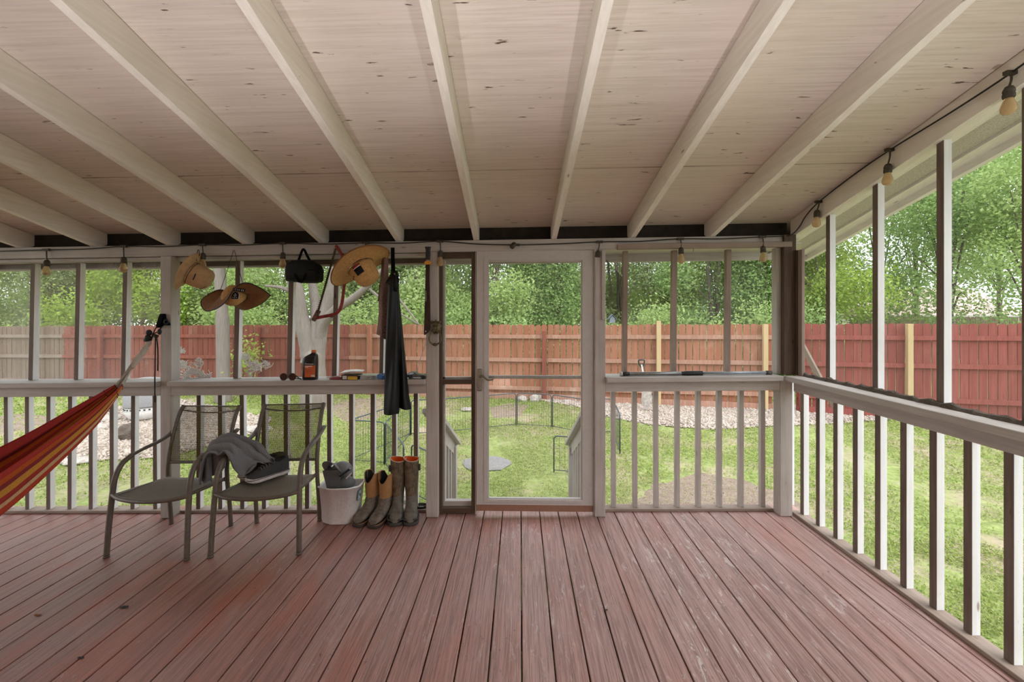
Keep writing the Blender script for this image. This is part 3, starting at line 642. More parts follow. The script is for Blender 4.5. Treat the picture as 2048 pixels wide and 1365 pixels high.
# ---------------------------------------------------------------- trees
def leaves(name, blobs, n, size, mat, parent, droop=.2):
    w = np.array([b[3]**2*b[4] if len(b) > 4 else b[3]**2 for b in blobs]); w = w/w.sum(); idx = rng.choice(len(blobs), n, p=w); B = np.array([b[:4] for b in blobs])[idx]
    d = rng.normal(size=(n, 3)); d /= np.linalg.norm(d, axis=1)[:, None]; r = B[:, 3]*rng.uniform(.35, 1, n)**.55
    # twig clumps: leaves gather around cluster centres
    c = B[:, :3]+d*r[:, None]*np.array([1, 1, .8]); k = max(n//14, 1); cc = c[rng.integers(0, n, k)]
    ci = rng.integers(0, k, n); c = cc[ci]+rng.normal(size=(n, 3))*size*1.9
    nr = rng.normal(size=(n, 3))+np.array([0,-.25,.9]); nr /= np.linalg.norm(nr, axis=1)[:, None]
    t = np.cross(nr, rng.normal(size=(n, 3))); t /= np.linalg.norm(t, axis=1)[:, None]; b = np.cross(nr, t)
    s = size*rng.uniform(.65, 1.3, n)[:, None]
    v = np.stack([c-t*s*.5, c+b*s*.27, c+t*s*.5, c-b*s*.27], 1).reshape(-1, 3)
    off = np.zeros(3) if parent is None else np.array(parent.location)
    return raw_mesh(name, v-off, np.arange(n*4).reshape(n, 4), mat, parent)
def limb(mb, P, r, n=9):
    P = cr(P, 5); k = len(P); R = [lerp(r[0], r[1], i/(k-1))*(1+.10*noise.noise((i*.6, r[0]*30, 2))) for i in range(k)]
    mb.tube(P, R, n)
def bg_tree(u, Y, h, rad, mat, n, label, size=.13, low=.25, group=None, seed=0, name='broadleaf_tree'):
    random.seed(seed+int(u*3)+int(Y*17)); d = ray(u, 626); x = d.x*Y/d.y; z0 = gz(x, Y)
    t = thing(name, (x, Y, z0), label, 'tree', group)
    mb = MB(); limb(mb, [(x, Y, z0-.1), (x+random.uniform(-.2,.2), Y, z0+h*.3), (x+random.uniform(-.4,.4), Y, z0+h*.75)], (.06+.012*rad, .03)); L = []
    blobs = []
    for i in range(11):
        a = random.uniform(0, 6.28); rr = rad*random.uniform(.15, .85); zz = z0+h*random.uniform(low, .95); e = (1-abs((zz-z0)/h-.5))
        q_ = (x+math.cos(a)*rr*e, Y+math.sin(a)*rr*e*.7, zz); blobs.append((*q_, rad*random.uniform(.34, .55)))
        limb(mb, [(x, Y, z0+h*.25*random.uniform(.6,1.4)), ((x+q_[0])/2, (Y+q_[1])/2, (z0+h*.3+q_[2])/2+.2), q_], (.03, .008), 6)
    mb.build('trunk', M['bark_dark'], t); leaves('foliage', blobs, n, size, mat, t); return t
D, Mi, Pa, Ye = M['leaf_dark'], M['leaf_mid'], M['leaf_pale'], M['leaf_yellow']
TR = [ # u, Y, height, radius, material, leaves, label, low
 (-330,15.5,6.5,2.9,Pa,7000,'pale green tree at the far left edge beyond the grey brown fence',.1),
 (-60,15.5,6.2,2.6,Mi,9000,'fresh green bush behind the leftmost screen of the hammock opening',.05),
 (120,16.2,6.5,2.6,Pa,9000,'pale tree behind the second screen from the left',.05),
 (285,15.0,6.0,2.3,Ye,8500,'yellow green tree just left of the hammock post',.05),
 (430,16.5,6.5,2.5,Pa,8500,'pale green tree behind the tan cloth hat',.05),
 (560,14.8,5.8,2.2,Mi,8500,'green tree behind the black bag',.05),
 (715,16.3,6.2,2.5,Pa,9000,'pale green tree behind the red bow saw',.05),
 (835,14.2,5.8,2.1,Mi,9500,'green tree behind the machete',.02),
 (985,13.2,5.6,1.9,Mi,11000,'green tree filling the left half of the door glass',.02),
 (1115,13.8,5.6,2.0,D,12000,'deeper green tree filling the right half of the door glass',.02),
 (1235,14.4,6.0,2.1,Pa,9500,'pale green tree behind the torn screen',.03),
 (1330,15.5,6.5,2.2,Ye,8500,'yellow green tree right of the torn screen',.05),
 (1435,13.6,6.0,2.1,D,11000,'dark green tree behind the middle of the pole shelf screen',.05),
 (1550,14.2,6.4,2.0,D,10000,'dark green tree just left of the corner post',.1),
 (1650,13.0,6.8,1.9,Ye,9500,'yellow green tree beyond the corner seen over the deep red fence',.12),
 (1760,15.5,8.2,2.6,D,8500,'tall airy dark tree with gaps of sky beyond the right wall',.25),
 (1905,13.2,7.6,2.5,D,12500,'broad dark tree in front of the pink roof beyond the right wall',.30),
 (2060,12.0,7.6,2.4,Mi,11000,'fresh green tree at the right edge of the right wall',.28),
 (2230,12.2,7.4,2.6,D,7000,'dark tree beyond the right edge of the yard',.2),
 (1585,19.0,9.0,3.0,Mi,7000,'tall far tree showing above the corner post',.2),
 (1830,20.0,10.5,3.6,Mi,8500,'tallest far tree behind the airy dark tree',.3),
 (2000,18.5,10.0,3.2,D,7000,'tall far tree above the pink roof at right',.35),
 (1390,19.5,8.0,2.8,Mi,6000,'far tree filling the gap above the pole shelf',.15),
 (640,20.0,8.0,3.2,Mi,7000,'far green tree behind the forked grey trunk',.1),
 (350,20.5,8.0,3.3,Mi,6500,'far green tree behind the hammock post',.1),
 (60,20.5,8.0,3.3,Mi,6500,'far green tree at the left beyond the pale trees',.1),
 (900,18.5,7.5,2.8,Pa,6500,'far pale tree seen in the narrow panel left of the door',.1),
 (1060,17.5,7.5,3.0,D,8000,'far tree deep behind the two trees in the door glass',.05),
 (1215,18.0,7.5,3.0,Mi,7500,'far tree deep behind the torn screen right of the door',.05),
 (1500,17.5,8.0,3.2,Mi,8500,'far tree deep behind the trees left of the corner post',.05),
 (770,18.0,7.5,3.0,Mi,7500,'far green tree deep behind the waders and the cloth',.05),
 (480,18.5,7.5,3.0,Mi,7500,'far green tree deep behind the wavy straw hat',.05),
 (200,18.5,7.5,3.0,Pa,7500,'far pale tree deep behind the hammock cords',.05),
]
for (u, Y, h, rad, m, n, lab, low) in TR: bg_tree(u, Y, h, rad, m, int(n*(2.9 if u < 1700 else 1.5)), lab, .100 if Y < 17 else .17, low if u > 1700 else low*.5)
# undergrowth right behind the fence
HB = [(150,12.6,Ye),(430,12.4,Mi),(770,12.0,Mi),(1000,11.3,D),(1290,11.2,Mi),(1480,10.9,Mi),(1640,10.8,D)]
HL = ['low yellow green bush above the grey and red fence joint','low green bush above the fence left of the first trunk','low green bush above the fence beside the waders','low dark bush above the fence inside the door glass','low green bush above the fence by the pale new post','low green bush above the fence left of the corner post','low dark bush above the deep red fence at the corner']
for (u, Y, m), lab in zip(HB, HL):
    d = ray(u, 626); x = d.x*Y/d.y; z0 = gz(x, Y); t = thing('shrub', (x, Y, z0), lab, 'bush')
    bl = [(x+random.uniform(-1.3,1.3), Y+random.uniform(-.4,.6), z0+random.uniform(.5,2.0), random.uniform(.45,.7)) for _ in range(8)]
    mb = MB()
    for q_ in bl: limb(mb, [(x, Y, z0-.05), ((x+q_[0])/2, (Y+q_[1])/2, z0+.4), q_[:3]], (.03, .008), 6)
    mb.build('stem', M['bark_dark'], t); leaves('foliage', bl, 5200, .10, m, t)
# the two trunks standing inside the yard
def at(u, v, Y): return px(u, v, Y)
Y1 = 9.4; b = at(447, 762, Y1); g0_ = Vector((b.x, Y1, gz(b.x, Y1)-.1))
t = thing('shade_tree', (g0_.x, Y1, g0_.z+.1), 'slim straight grey trunk with airy leaves behind the wavy straw hat', 'tree'); mb = MB()
mb.tube(cr([g0_, at(446, 720, Y1), at(445, 640, Y1), at(441, 570, Y1), at(437, 500, Y1), at(430, 380, Y1), at(424, 240, Y1)], 5), [.17]*3+[.135]*8+[.118]*8+[.11]*6+[.09]*6, 12)
for P, r in (([at(441, 560, Y1), at(410, 535, Y1), at(380, 548, Y1+.2), at(352, 590, Y1+.3)], (.03, .008)), ([at(438, 540, Y1), at(470, 520, Y1), at(500, 515, Y1), at(540, 545, Y1)], (.03, .008)), ([at(436, 500, Y1), at(380, 420, Y1), at(300, 380, Y1)], (.05, .015)), ([at(430, 420, Y1), at(500, 350, Y1), at(560, 330, Y1)], (.05, .015))): limb(mb, P, r, 7)
mb.build('trunk', M['bark'], t)
bl = [(*at(u, v, Y), r) for u, v, Y, r in ((300,470,9.5,.55),(380,440,9.3,.7),(470,430,9.4,.7),(520,470,9.6,.55),(400,500,9.6,.4),(500,530,9.5,.3),(350,545,9.7,.35),(250,400,9.5,.8),(440,330,9.5,1.0),(560,350,9.5,.8))]
leaves('foliage', bl, 6000, .085, Pa, t)
Y2 = 9.1; b = at(628, 762, Y2); g0_ = Vector((b.x, Y2, gz(b.x, Y2)-.1))
t = thing('shade_tree', (g0_.x, Y2, g0_.z+.1), 'thick forked pale grey trunk behind the oil bottle and the bow saw', 'tree'); mb = MB()
s_ = Y2/830
mb.tube(cr([g0_, at(629, 770, Y2), at(628, 735, Y2), at(628, 715, Y2), at(628, 697, Y2)], 5), [26*s_]*5+[22*s_]*5+[21*s_]*5+[21*s_]*2+[20*s_, 17*s_, 13*s_, 7*s_], 16)
for P, r in (([at(621, 725, Y2), at(619, 705, Y2), at(612, 672, Y2-.04), at(601, 630, Y2-.1), at(591, 575, Y2-.2), at(578, 520, Y2-.3), at(566, 450, Y2-.4), at(545, 340, Y2-.5)], (19*s_, 9*s_)),
 ([at(629, 715, Y2), at(630, 690, Y2), at(631, 660, Y2), at(632, 615, Y2+.1), at(625, 565, Y2+.2), at(622, 500, Y2+.3), at(618, 380, Y2+.4)], (14*s_, 6*s_)),
 ([at(634, 722, Y2), at(637, 700, Y2), at(642, 665, Y2), at(651, 622, Y2), at(668, 560, Y2), at(672, 500, Y2), at(690, 380, Y2)], (15*s_, 8*s_)),
 ([at(637, 690, Y2-.02), at(645, 655, Y2-.08), at(668, 622, Y2-.3), at(705, 598, Y2-.5), at(728, 578, Y2-.6), at(760, 545, Y2-.7), at(830, 505, Y2-.9), at(878, 500, Y2-1)], (11*s_, 3*s_)),
 ([at(600, 600, Y2-.1), at(585, 585, Y2-.2), at(560, 575, Y2-.3), at(530, 572, Y2-.3)], (6*s_, 2*s_)),
 ([at(585, 545, Y2-.3), at(570, 520, Y2-.3), at(555, 500, Y2-.3)], (8*s_, 5*s_)),
 ([at(760, 545, Y2-.7), at(800, 600, Y2-.7), at(825, 632, Y2-.7), at(838, 650, Y2-.7)], (2.6*s_, 1.2*s_)), ([at(735, 575, Y2-.6), at(790, 620, Y2-.6), at(838, 650, Y2-.6)], (2.6*s_, 1.2*s_))): limb(mb, P, r, 9)
mb.build('trunk', M['bark'], t)
bl = [(*at(u, v, Y), r) for u, v, Y, r in ((540,430,8.9,.6),(600,400,9.2,.8),(690,410,9.0,.8),(780,440,8.6,.6),(860,480,8.2,.35),(640,330,9.0,1.0),(520,500,8.9,.35),(840,560,8.6,.3),(550,540,9,.25))]
leaves('foliage', bl, 5500, .085, Pa, t)
# sprig growing on the fence at the second trunk
sp_ = thing('vine_sprig', at(500, 765, 9.9), 'small bright green sprig growing up between the two trunks', 'plant'); mb = MB(); bl = []
for k in range(6):
    q_ = at(478+k*7, 735-(k*13) % 40, 9.9); limb(mb, [at(500, 768, 9.9), at(495+k*2, 745, 9.9), q_], (.012, .004), 5); bl.append((*q_, .13))
mb.build('stem', M['bark'], sp_); leaves('foliage', bl, 420, .085, Ye, sp_)
# ---------------------------------------------------------------- neighbour's house and far fence
hp_ = thing('neighbour_house', (17, 22, .1), 'neighbouring house with a pinkish shingle roof glimpsed beyond the right fence', 'house')
roofm = plain('pinkish roof shingles', (.55,.40,.36), .9, var=.2, scale=30); wallm = plain('pale house wall', (.62,.58,.53), .8)
A = px(1745, 632, 22); B = px(2060, 629, 22); mb = MB(); mb.box(A.x+.3, B.x-.3, 22.3, 27.5, .1, A.z); mb.build('wall', wallm, hp_)
mb = MB(); zr = px(1900, 590, 22).z+.2; mb.prism([(A.x, 21.9, A.z), (A.x, 28, A.z), (A.x, 25, zr+.3)], (B.x-A.x, 0, 0)); mb.build('roof', roofm, hp_)
mb = MB(); mb.bar((A.x, 21.88, A.z-.04), (B.x, 21.88, A.z-.04), .03, .14); mb.build('fascia', M['white_alu'], hp_)
A = px(1700, 634, 17); B = px(2120, 634, 16); mb = MB(); t = thing('fence', ((A.x+B.x)/2, 16.5, gz(20, 16)), 'far grey plank fence in front of the neighbouring house', 'fence')
n_ = int((B-A).length/.16)
for i in range(n_):
    q_ = A.lerp(B, i/n_); mb.box(q_.x, q_.x+.15, q_.y, q_.y+.02, gz(0, 16)-.1, q_.z)
mb.build('plank_panel', M['fence_grey'], t)
# ---------------------------------------------------------------- rocks, flagstone, drum
def rock(c, s, label, mat='rock', name='rock', seed=1, group=None, fl=.7):
    mb = MB(); c = Vector(c); L = []
    for i in range(9):
        a = -1.45+2.9*i/8; row = []
        for j in range(14):
            b_ = 6.283*j/14; p_ = Vector((math.cos(a)*math.cos(b_)*s[0], math.cos(a)*math.sin(b_)*s[1], math.sin(a)*s[2])); f = 1+.35*noise.noise(p_*(1.6/max(s))+Vector((seed*3.1, 0, 0)))
            row.append(c+p_*f)
        L.append(row)
    mb.loft(L, 0, (True, True), False); return tag(mb.build(name, M[mat]), label, 'rock', group)
for i, (u, v, sx_, sz_, lab) in enumerate(((1046,803,.13,.09,'pale rock at the foot of the fence behind the pen, first from the left'),(1068,804,.12,.12,'tallest pale rock at the foot of the fence behind the pen'),(1080,801,.09,.09,'small pale rock between the tall rock and the fence post'),(1092,799,.07,.13,'upright pale stone in front of the red fence post'),(1135,806,.12,.05,'flat pale rock by the gravel right of the fence post'),(935,822,.15,.05,'flat pale rock in the grass seen in the narrow panel'),(215,842,.22,.07,'flat edging stone left of the dark drum'),(195,860,.22,.07,'flat edging stone behind the hammock end'),(345,842,.24,.07,'flat edging stone just right of the hammock post'),(160,925,.22,.05,'long flat stone at the near edge of the left gravel'),(515,862,.28,.06,'white flat stone at the tip of the left gravel'),(1310,806,.30,.16,'white block of stone at the fence under the shovel'))):
    p_ = pg(u, v); rock((p_.x, p_.y, p_.z+sz_*.45), (sx_, sx_*.7, sz_), lab, seed=i)
p_ = pg(975, 930); rock((p_.x, p_.y, p_.z+.012), (.36, .30, .03), 'round grey flagstone in the lawn seen through the door', 'flag', 'flagstone', 5)
p_ = pg(257, 880); rock((p_.x, p_.y, p_.z+.12), (.14, .14, .17), 'dark round stone on the left gravel', 'bark_dark', 'dark_stone', 9)
p_ = pg(292, 838); r_ = .33
t = thing('planter_drum', p_, 'grey drum on a white vented base standing on the left gravel', 'drum')
mb = MB(); mb.lathe([(r_*.55, 0), (r_*.8, .05), (r_, .16), (r_*1.02, .2)], p_, n=28, cap=(True, False)); mb.build('white_bowl', plain('white enamel', (.75,.75,.73), .4), t)
mb = MB(); mb.lathe([(r_*.99, .2), (r_*.99, .27)], p_, n=28, cap=(False, False)); 
for k in range(28):
    a = 6.283*k/28; mb.obox(p_+Vector((math.cos(a)*r_*.99, math.sin(a)*r_*.99, .235)), .02, .03, .02, Matrix.Rotation(a, 3, 'Z'), 1)
mb.build('vent_band', [plain('light grey enamel', (.62,.62,.60), .4), M['black']], t)
mb = MB(); mb.lathe([(r_*1.03, .27), (r_*1.05, .3), (r_*1.05, .72), (r_*.95, .78), (r_*.3, .82)], p_, n=28); mb.build('drum', plain('mid grey drum', (.30,.30,.31), .5, .2), t)
# ---------------------------------------------------------------- wire pen
M['pen'] = plain('blue grey pen tube', (.055,.075,.085), .45, .3, .2); M['wire'] = plain('dark wire', (.06,.065,.06), .5, .3)
pen = thing('wire_pet_pen', (.2, 6.8, gz(.2, 6.8)), 'folding blue grey wire pet pen standing on the lawn beyond the door', 'pet pen')
def pen_panel(a, b, h=.61, sp=.047, hz=None):
    a, b = Vector(a), Vector(b); a3 = Vector((a.x, a.y, gz(a.x, a.y)+.01)); b3 = Vector((b.x, b.y, gz(b.x, b.y)+.01)); up = Vector((0,0,h)); d = (b3-a3); l = d.length; e_ = d.normalized()
    a3 += e_*.012; b3 -= e_*.012; rr = .05
    P = [a3, a3+up-Vector((0,0,rr))]+[a3+up+e_*rr*(1-math.cos(t_))-Vector((0,0,rr*(1-math.sin(t_)))) for t_ in (.5, 1.05)]+[a3+up+e_*rr, b3+up-e_*rr]+[b3+up-e_*rr*(1-math.sin(t_))-Vector((0,0,rr*(1-math.cos(t_)))) for t_ in (.5, 1.05)]+[b3+up-Vector((0,0,rr)), b3]
    mb = MB(); mb.tube(P, .0095, 7); mb.tube([a3+Vector((0,0,.03)), b3+Vector((0,0,.03))], .006, 6); o = mb.build('panel_frame', M['pen'], pen)
    mb = MB(); k = int(l/sp)
    for i in range(1, k): q_ = a3.lerp(b3, i/k); mb.tube([q_+Vector((0,0,.03)), q_+up], .0017, 4, cap=False)
    for z in (hz or (.2, .4)): mb.tube([a3+Vector((0,0,z)), b3+Vector((0,0,z))], .0017, 4, cap=False)
    w_ = mb.build('wires', M['wire'], o)
PG = [pg(u, v) for u, v in ((1240,910),(1225,868),(1170,870),(1104,857),(1033,853),(967,860),(888,868),(821,872),(770,931),(808,992))]
for a, b in zip(PG[:-1], PG[1:]): pen_panel(a, b)
pen_panel(PG[8], pg(700, 925)); pen_panel(pg(822, 990), pg(862, 1012)); pen_panel(pg(700, 925), PG[7])
t0 = thing('pen_gate', pg(1106, 946), 'small dark wire gate panel leaning beside the stair rail end', 'gate')
pen_ = pen; pen = t0; q_ = pg(1106, 946); pen_panel(q_, q_+Vector((.62, -.12, 0)), .50, .075, (.17, .33)); pen = pen_
# ---------------------------------------------------------------- steps and their rails
st = thing('garden_steps', (.13, 4, gz(0, 4)), 'wooden steps leading down from the door to the lawn', 'steps')
for i in range(4):
    z = -.04-.17*(i+1); mb = MB(); mb.box(-.70, .53, 3.40+.27*i, 3.40+.27*i+.29, z-.035, z); mb.build('tread', M['grey_x'], st, bevel=.004)
for x in (-.74, .53):
    mb = MB(); mb.prism([(x, 3.38, -.06), (x, 3.38, -.30), (x, 4.35, gz(0, 4.4)-.02), (x, 4.55, gz(0, 4.5)-.02)], (.038, 0, 0)); mb.build('stringer', M['grey_y'], st)
def stair_rail(x, label):
    t = thing('stair_railing', (x, 4.0, gz(x, 4)), label, 'stair railing')
    A = Vector((x, 3.42, .74)); B = Vector((x, 4.66, .09)); 
    mb = MB(); mb.bar(A, B+(B-A)*.03, .14, .04); mb.build('handrail', M['paint_y'], t, bevel=.006)
    mb = MB(); mb.bar(A-Vector((0,0,.09)), B-Vector((0,0,.09)), .04, .12); mb.build('side_board', M['paint_y'], t, bevel=.003)
    mb = MB(); mb.box(x-.045, x+.045, 4.50, 4.59, gz(x, 4.5)-.05, B.z+.0); mb.build('newel_post', M['paint_z'], t, bevel=.004)
    for k in range(6):
        y = 3.55+.16*k; z1 = lerp(A.z, B.z, (y-3.42)/1.3)-.1; mb = MB(); mb.box(x-.019, x+.019, y-.019, y+.019, -.12-.62*(y-3.4), z1); mb.build('baluster', M['paint_z'], t, bevel=.002)
stair_rail(-.74, 'white stair rail going down left of the steps, seen in the narrow panel')
stair_rail(.575, 'white stair rail going down right of the steps, seen through the door')
# cobwebs caught in the screens
def web(name, us, label, n=60):
    mb = MB(); random.seed(5)
    for (u, v, r_) in us:
        for k in range(n//len(us)):
            a = px(u+random.gauss(0, r_), v+random.gauss(0, r_*.8), 3.300); b = px(u+random.gauss(0, r_), v+random.gauss(0, r_*.8), 3.300); m_ = (a+b)/2+Vector((random.gauss(0,.01), .004, -.012))
            mb.tube(cr([a, m_, b], 3), random.uniform(.001, .0048), 4, cap=False)
    tag(mb.build(name, plain('grey white cobweb', (.85,.84,.82), .9), None), label, 'cobweb', kind='stuff')
web('cobweb', [(362,700,4),(366,728,7),(378,740,8),(392,745,8),(397,725,6),(372,755,8),(410,757,9)], 'dusty white cobwebs in the screen corner right of the hammock post', 220)
web('cobweb', [(500,725,8),(515,733,8),(532,728,6),(490,712,6)], 'dusty white cobwebs in the screen between the two trunks', 90)
# ================================================================ things hanging on the header and lying on the sills
# ---- string of bulbs: one thing along the header and the sloping beam
CZ = 3.148
st = thing('string_lights', (0, CZ, 2.09), 'black string of unlit amber bulbs draped along the header and the sloping right beam', 'string lights')
BK = [(-120,502,532,1),(93,500,533,1),(247,493,527,1),(405,490,519,1),(565,487,518,1),(731,486,518,1),(880,483,514,1),(1033,490,0,2),(1199,484,514,0),(1361,478,508,1),(1525,474,505,1)]
RT = [(1638,404,437,1),(1780,300,345,1),(2022,146,194,1),(2330,-80,0,0)]
def rp(u, v): return pX(u, v, 2.052)
pts = []
for i, (u, v, s, k) in enumerate(BK):
    if i: pu = BK[i-1]; pts.append(px((pu[0]+u)/2, (pu[1]+v)/2+(2 if i != 8 else 1), CZ))
    pts.append(px(u, v, CZ))
pts += [px(1565, 473, CZ), px(1583, 470, CZ-.02), rp(1598, 455), rp(1612, 432), rp(1638, 404), rp(1705, 352), rp(1780, 300), rp(1900, 226), rp(2022, 146), rp(2150, 50), rp(2330, -80)]
mb = MB(); mb.tube(cr(pts, 5), .0042, 7); mb.build('cable', M['cord'], st)
def lamp(p0, p1, bulb, d=(0,0,-1), s=1.0):
    p0, p1, d = Vector(p0), Vector(p1), Vector(d).normalized()
    mb = MB(); mb.obox(p0, .05*s, .018, .016, None)
    mb.tube(cr([p0, p0.lerp(p1, .5)+Vector((.002,-.003,0)), p1], 4), .0042, 7)
    R = Vector((0,0,1)).rotation_difference(d).to_matrix()
    mb.lathe([(.006, -.004), (.013, .0), (.0185, .012), (.0195, .022), (.0175, .026), (.0195, .030), (.0195, .044), (.017, .048)], p1, R, 14)
    o = mb.build('socket', M['socket'], st)
    if bulb:
        mb = MB(); mb.lathe([(.0135, .046), (.016, .056), (.0225, .076), (.0255, .09), (.0245, .103), (.018, .113), (.006, .118)], p1, R, 16); mb.build('bulb', M['bulb'], o)
for u, v, s, k in BK:
    if k == 2: lamp(px(u, v, CZ), px(u-3, v-3, CZ-.02), False, (-.55, -.45, -.7)); continue
    lamp(px(u, v, CZ), px(u+(1 if k else -3), s-12, CZ-.012), k == 1, (0.0 if k else -.1, -.06, -1))
for u, v, s, k in RT:
    if s: lamp(rp(u, v), pX(u-4, s-16 if u < 1900 else s-20, 2.045), k == 1, (-.06, -.03, -1))
# ---- helper for a hook
def hook(p_, label):
    p_ = Vector(p_); mb = MB(); mb.tube(cr([p_+Vector((0,.02,.012)), p_+Vector((0,-.012,.012)), p_+Vector((0,-.028,0)), p_+Vector((0,-.024,-.014)), p_+Vector((0,-.01,-.018))], 4), .0022, 6)
    return mb
M['tan'] = plain('tan canvas', (.52,.34,.18), .85, var=.12, scale=25, bump=.15)
def straw(name, a, b, sc=(1,1,1)):
    t = NT(name); tc = t.coord(); w = t.node('ShaderNodeTexVoronoi'); w.inputs['Scale'].default_value = 150; t.link(tc, w.inputs['Vector'])
    n_ = t.noise(tc, 60, 4, .7); col = t.mix(t.ramp(w.outputs['Distance'], [(.15, 0), (.6, 1)]), b, a); col = t.mix(t.ramp(n_, [(.45, 0), (.75, .6)]), col, tuple(x*.5 for x in a)); t.color(col); t.rough(.75); t.bump(w.outputs['Distance'], .5, .003); return t.m
M['straw'] = straw('golden straw weave', (.52,.29,.10), (.68,.43,.18)); M['straw_dark'] = straw('brown straw weave', (.20,.08,.022), (.29,.125,.04))
def vframe(p_, nrm, upv):        # normal and up given as seen from the porch: right, up, towards
    t_ = (Vector((0,0,H))-Vector(p_)).normalized(); r_ = Vector((0,0,1)).cross(t_).normalized(); u_ = t_.cross(r_)
    f = lambda q: r_*q[0]+u_*q[1]+t_*q[2]
    return hat_frame(f(nrm), f(upv))
def hat_frame(nrm, upv):
    n_ = Vector(nrm).normalized(); a = Vector(upv); a = (a-n_*a.dot(n_)).normalized(); b = n_.cross(a); return Matrix((a, b, n_)).transposed()
# ---- tan cloth hat
c = px(382, 546, 3.06); R = vframe(c, (.86, -.44, .26), (.47, .88, 0)); S_ = c.y/830
ht = thing('sun_hat', c, 'tan cloth sun hat hooked beside a bulb near the hammock post', 'hat')
mb = MB(); n_ = 36; L = []
for r_, z in ((.084, .0), (.105, -.006), (.128, -.020), (.150, -.030)):
    L.append([c+R@Vector((r_*(1.0+.04*math.cos(2*a))*math.cos(a), r_*.93*math.sin(a), z+.012*math.cos(2*a+.6)*(r_-.08)/.07)) for a in (6.2832*i/n_ for i in range(n_))])
mb.loft(L, 0, (False, False)); mb.build('brim', M['tan'], ht, solid=.003)
mb = MB(); L = []
for r_, z in ((.084, .0), (.086, .015), (.086, .05), (.084, .085), (.078, .115), (.062, .135), (.036, .140), (.008, .134)):
    L.append([c+R@Vector((r_*(1+.07*noise.noise((math.cos(a)*1.6, math.sin(a)*1.6, z*16)))*math.cos(a), r_*(1+.10*noise.noise((math.cos(a)*2, math.sin(a)*2, z*12+4)))*math.sin(a), z+.012*noise.noise((math.cos(a)*2, math.sin(a)*2, 8)))) for a in (6.2832*i/n_ for i in range(n_))])
mb.loft(L, 0, (False, True)); mb.build('crown', M['tan'], ht)
mb = MB(); mb.tube([c+R@Vector((.0865*math.cos(a), .0865*math.sin(a), .012)) for a in (6.2832*i/n_ for i in range(n_+1))], .0022, 5); mb.build('hat_cord', M['cord'], ht)
mb = MB(); e0 = px(412, 574, 2.99); mb.tube(cr([e0, px(404, 577, 2.985), px(387, 581, 2.99)], 4), .0018, 5); mb.tube(cr([px(391, 548, 2.985), px(389, 554, 2.98), px(386, 560, 2.985)], 3), .004, 6); mb.tube(cr([px(393, 522, 3.04), px(395, 503, 3.09), px(398, 501, 3.10), px(399, 512, 3.06)], 4), .0025, 6); mb.build('chin_cord', M['cord'], ht)
# ---- wavy dark straw hat hanging on two cords
Yh = 3.0
rim = [(541,591,.02),(520,576,-.08),(492,566,-.15),(469,577,-.17),(452,603,-.13),(432,618,-.08),(411,622,.0),(402,606,.06),(413,592,.09),(440,580,.13),(462,590,.16),(466,609,.15),(490,620,.11),(522,608,.07)]
cc = px(471, 588, Yh); wh = thing('straw_hat', cc, 'wide brown straw hat with a curled brim and dark patches, hanging on two cords', 'hat')
RP = [px(u, v, Yh+d) for u, v, d in rim]; RP = cr(RP+[RP[0]], 5)[:-1]; n_ = len(RP)
IN = []
for i in range(n_):
    a = 6.2832*i/n_; IN.append(cc+Vector((.075*math.cos(a), -.075*math.sin(a)*.9, .03*math.sin(a)*.5)))
mb = MB(); L = []
for k in range(9):
    t = k/8; L.append([IN[i].lerp(RP[i], t)+Vector((0, 0, -.030*math.sin(math.pi*t)*(1 if RP[i].y > Yh else .2))) for i in range(n_)])
mb.loft(L, 0, (False, False)); mb.build('brim', M['straw_dark'], wh, solid=.004)
mb = MB(); mb.tube(RP+[RP[0]], .0042, 6); mb.build('brim_edge', M['cord'], wh)
R = hat_frame((.10, -.86, -.50), (0, -.3, 1)); mb = MB(); L = []
for r_, z in ((.074, -.005), (.072, .03), (.068, .06), (.060, .082), (.044, .094), (.012, .097)): L.append([cc+R@Vector((r_*math.cos(a)*.95, r_*math.sin(a), z)) for a in (6.2832*i/28 for i in range(28))])
mb.loft(L, 0, (False, True)); cw = mb.build('crown', M['straw'], wh)
M['patch'] = plain('navy black patch', (.008,.009,.013), .7, spec=.2); M['pale'] = plain('pale grey stitching', (.55,.53,.50), .7)
Pc = px(471, 592, 2.885); ex = Vector((.99,-.08,-.03)); ez = Vector((.02,.28,.96)).normalized(); ey = ex.cross(ez)*-1
def dome(w, h, off, m, name, par):
    mb = MB(); poly = [(-w, -h*.5), (w, -h*.5)]+[(w*math.cos(a), -h*.1+h*.7*math.sin(a)) for a in (3.1416*i/10 for i in range(11))]
    mb.prism([Pc+ex*x+ez*z-Vector((0, off, 0)) for x, z in poly], (0, .003, 0)); return mb.build(name, m, par)
pt = dome(.030, .052, .002, M['pale'], 'patch_border', wh); 
mb = MB(); poly = [(-.026, -.023), (.026, -.023)]+[(.026*math.cos(a), -.005+.033*math.sin(a)) for a in (3.1416*i/10 for i in range(11))]
mb.prism([Pc+ex*x+ez*z-Vector((0, .005, 0)) for x, z in poly], (0, .003, 0)); 
for x, z, s_ in ((0,.012,.006),(-.010,.004,.004),(.010,.004,.004),(0,-.002,.005),(-.014,-.012,.004),(0,-.014,.004),(.014,-.012,.004)): mb.prism([Pc+ex*(x+s_*math.cos(a))+ez*(z+s_*math.sin(a))-Vector((0,.0062,0)) for a in (0,1.05,2.09,3.14,4.19,5.24)], (0,.001,0), 1)
mb.build('patch', [M['patch'], M['pale']], wh)
Lc = px(478, 580, 2.87); mb = MB(); mb.obox(Lc, .086, .004, .022, Matrix.Rotation(.12, 3, 'Y'))
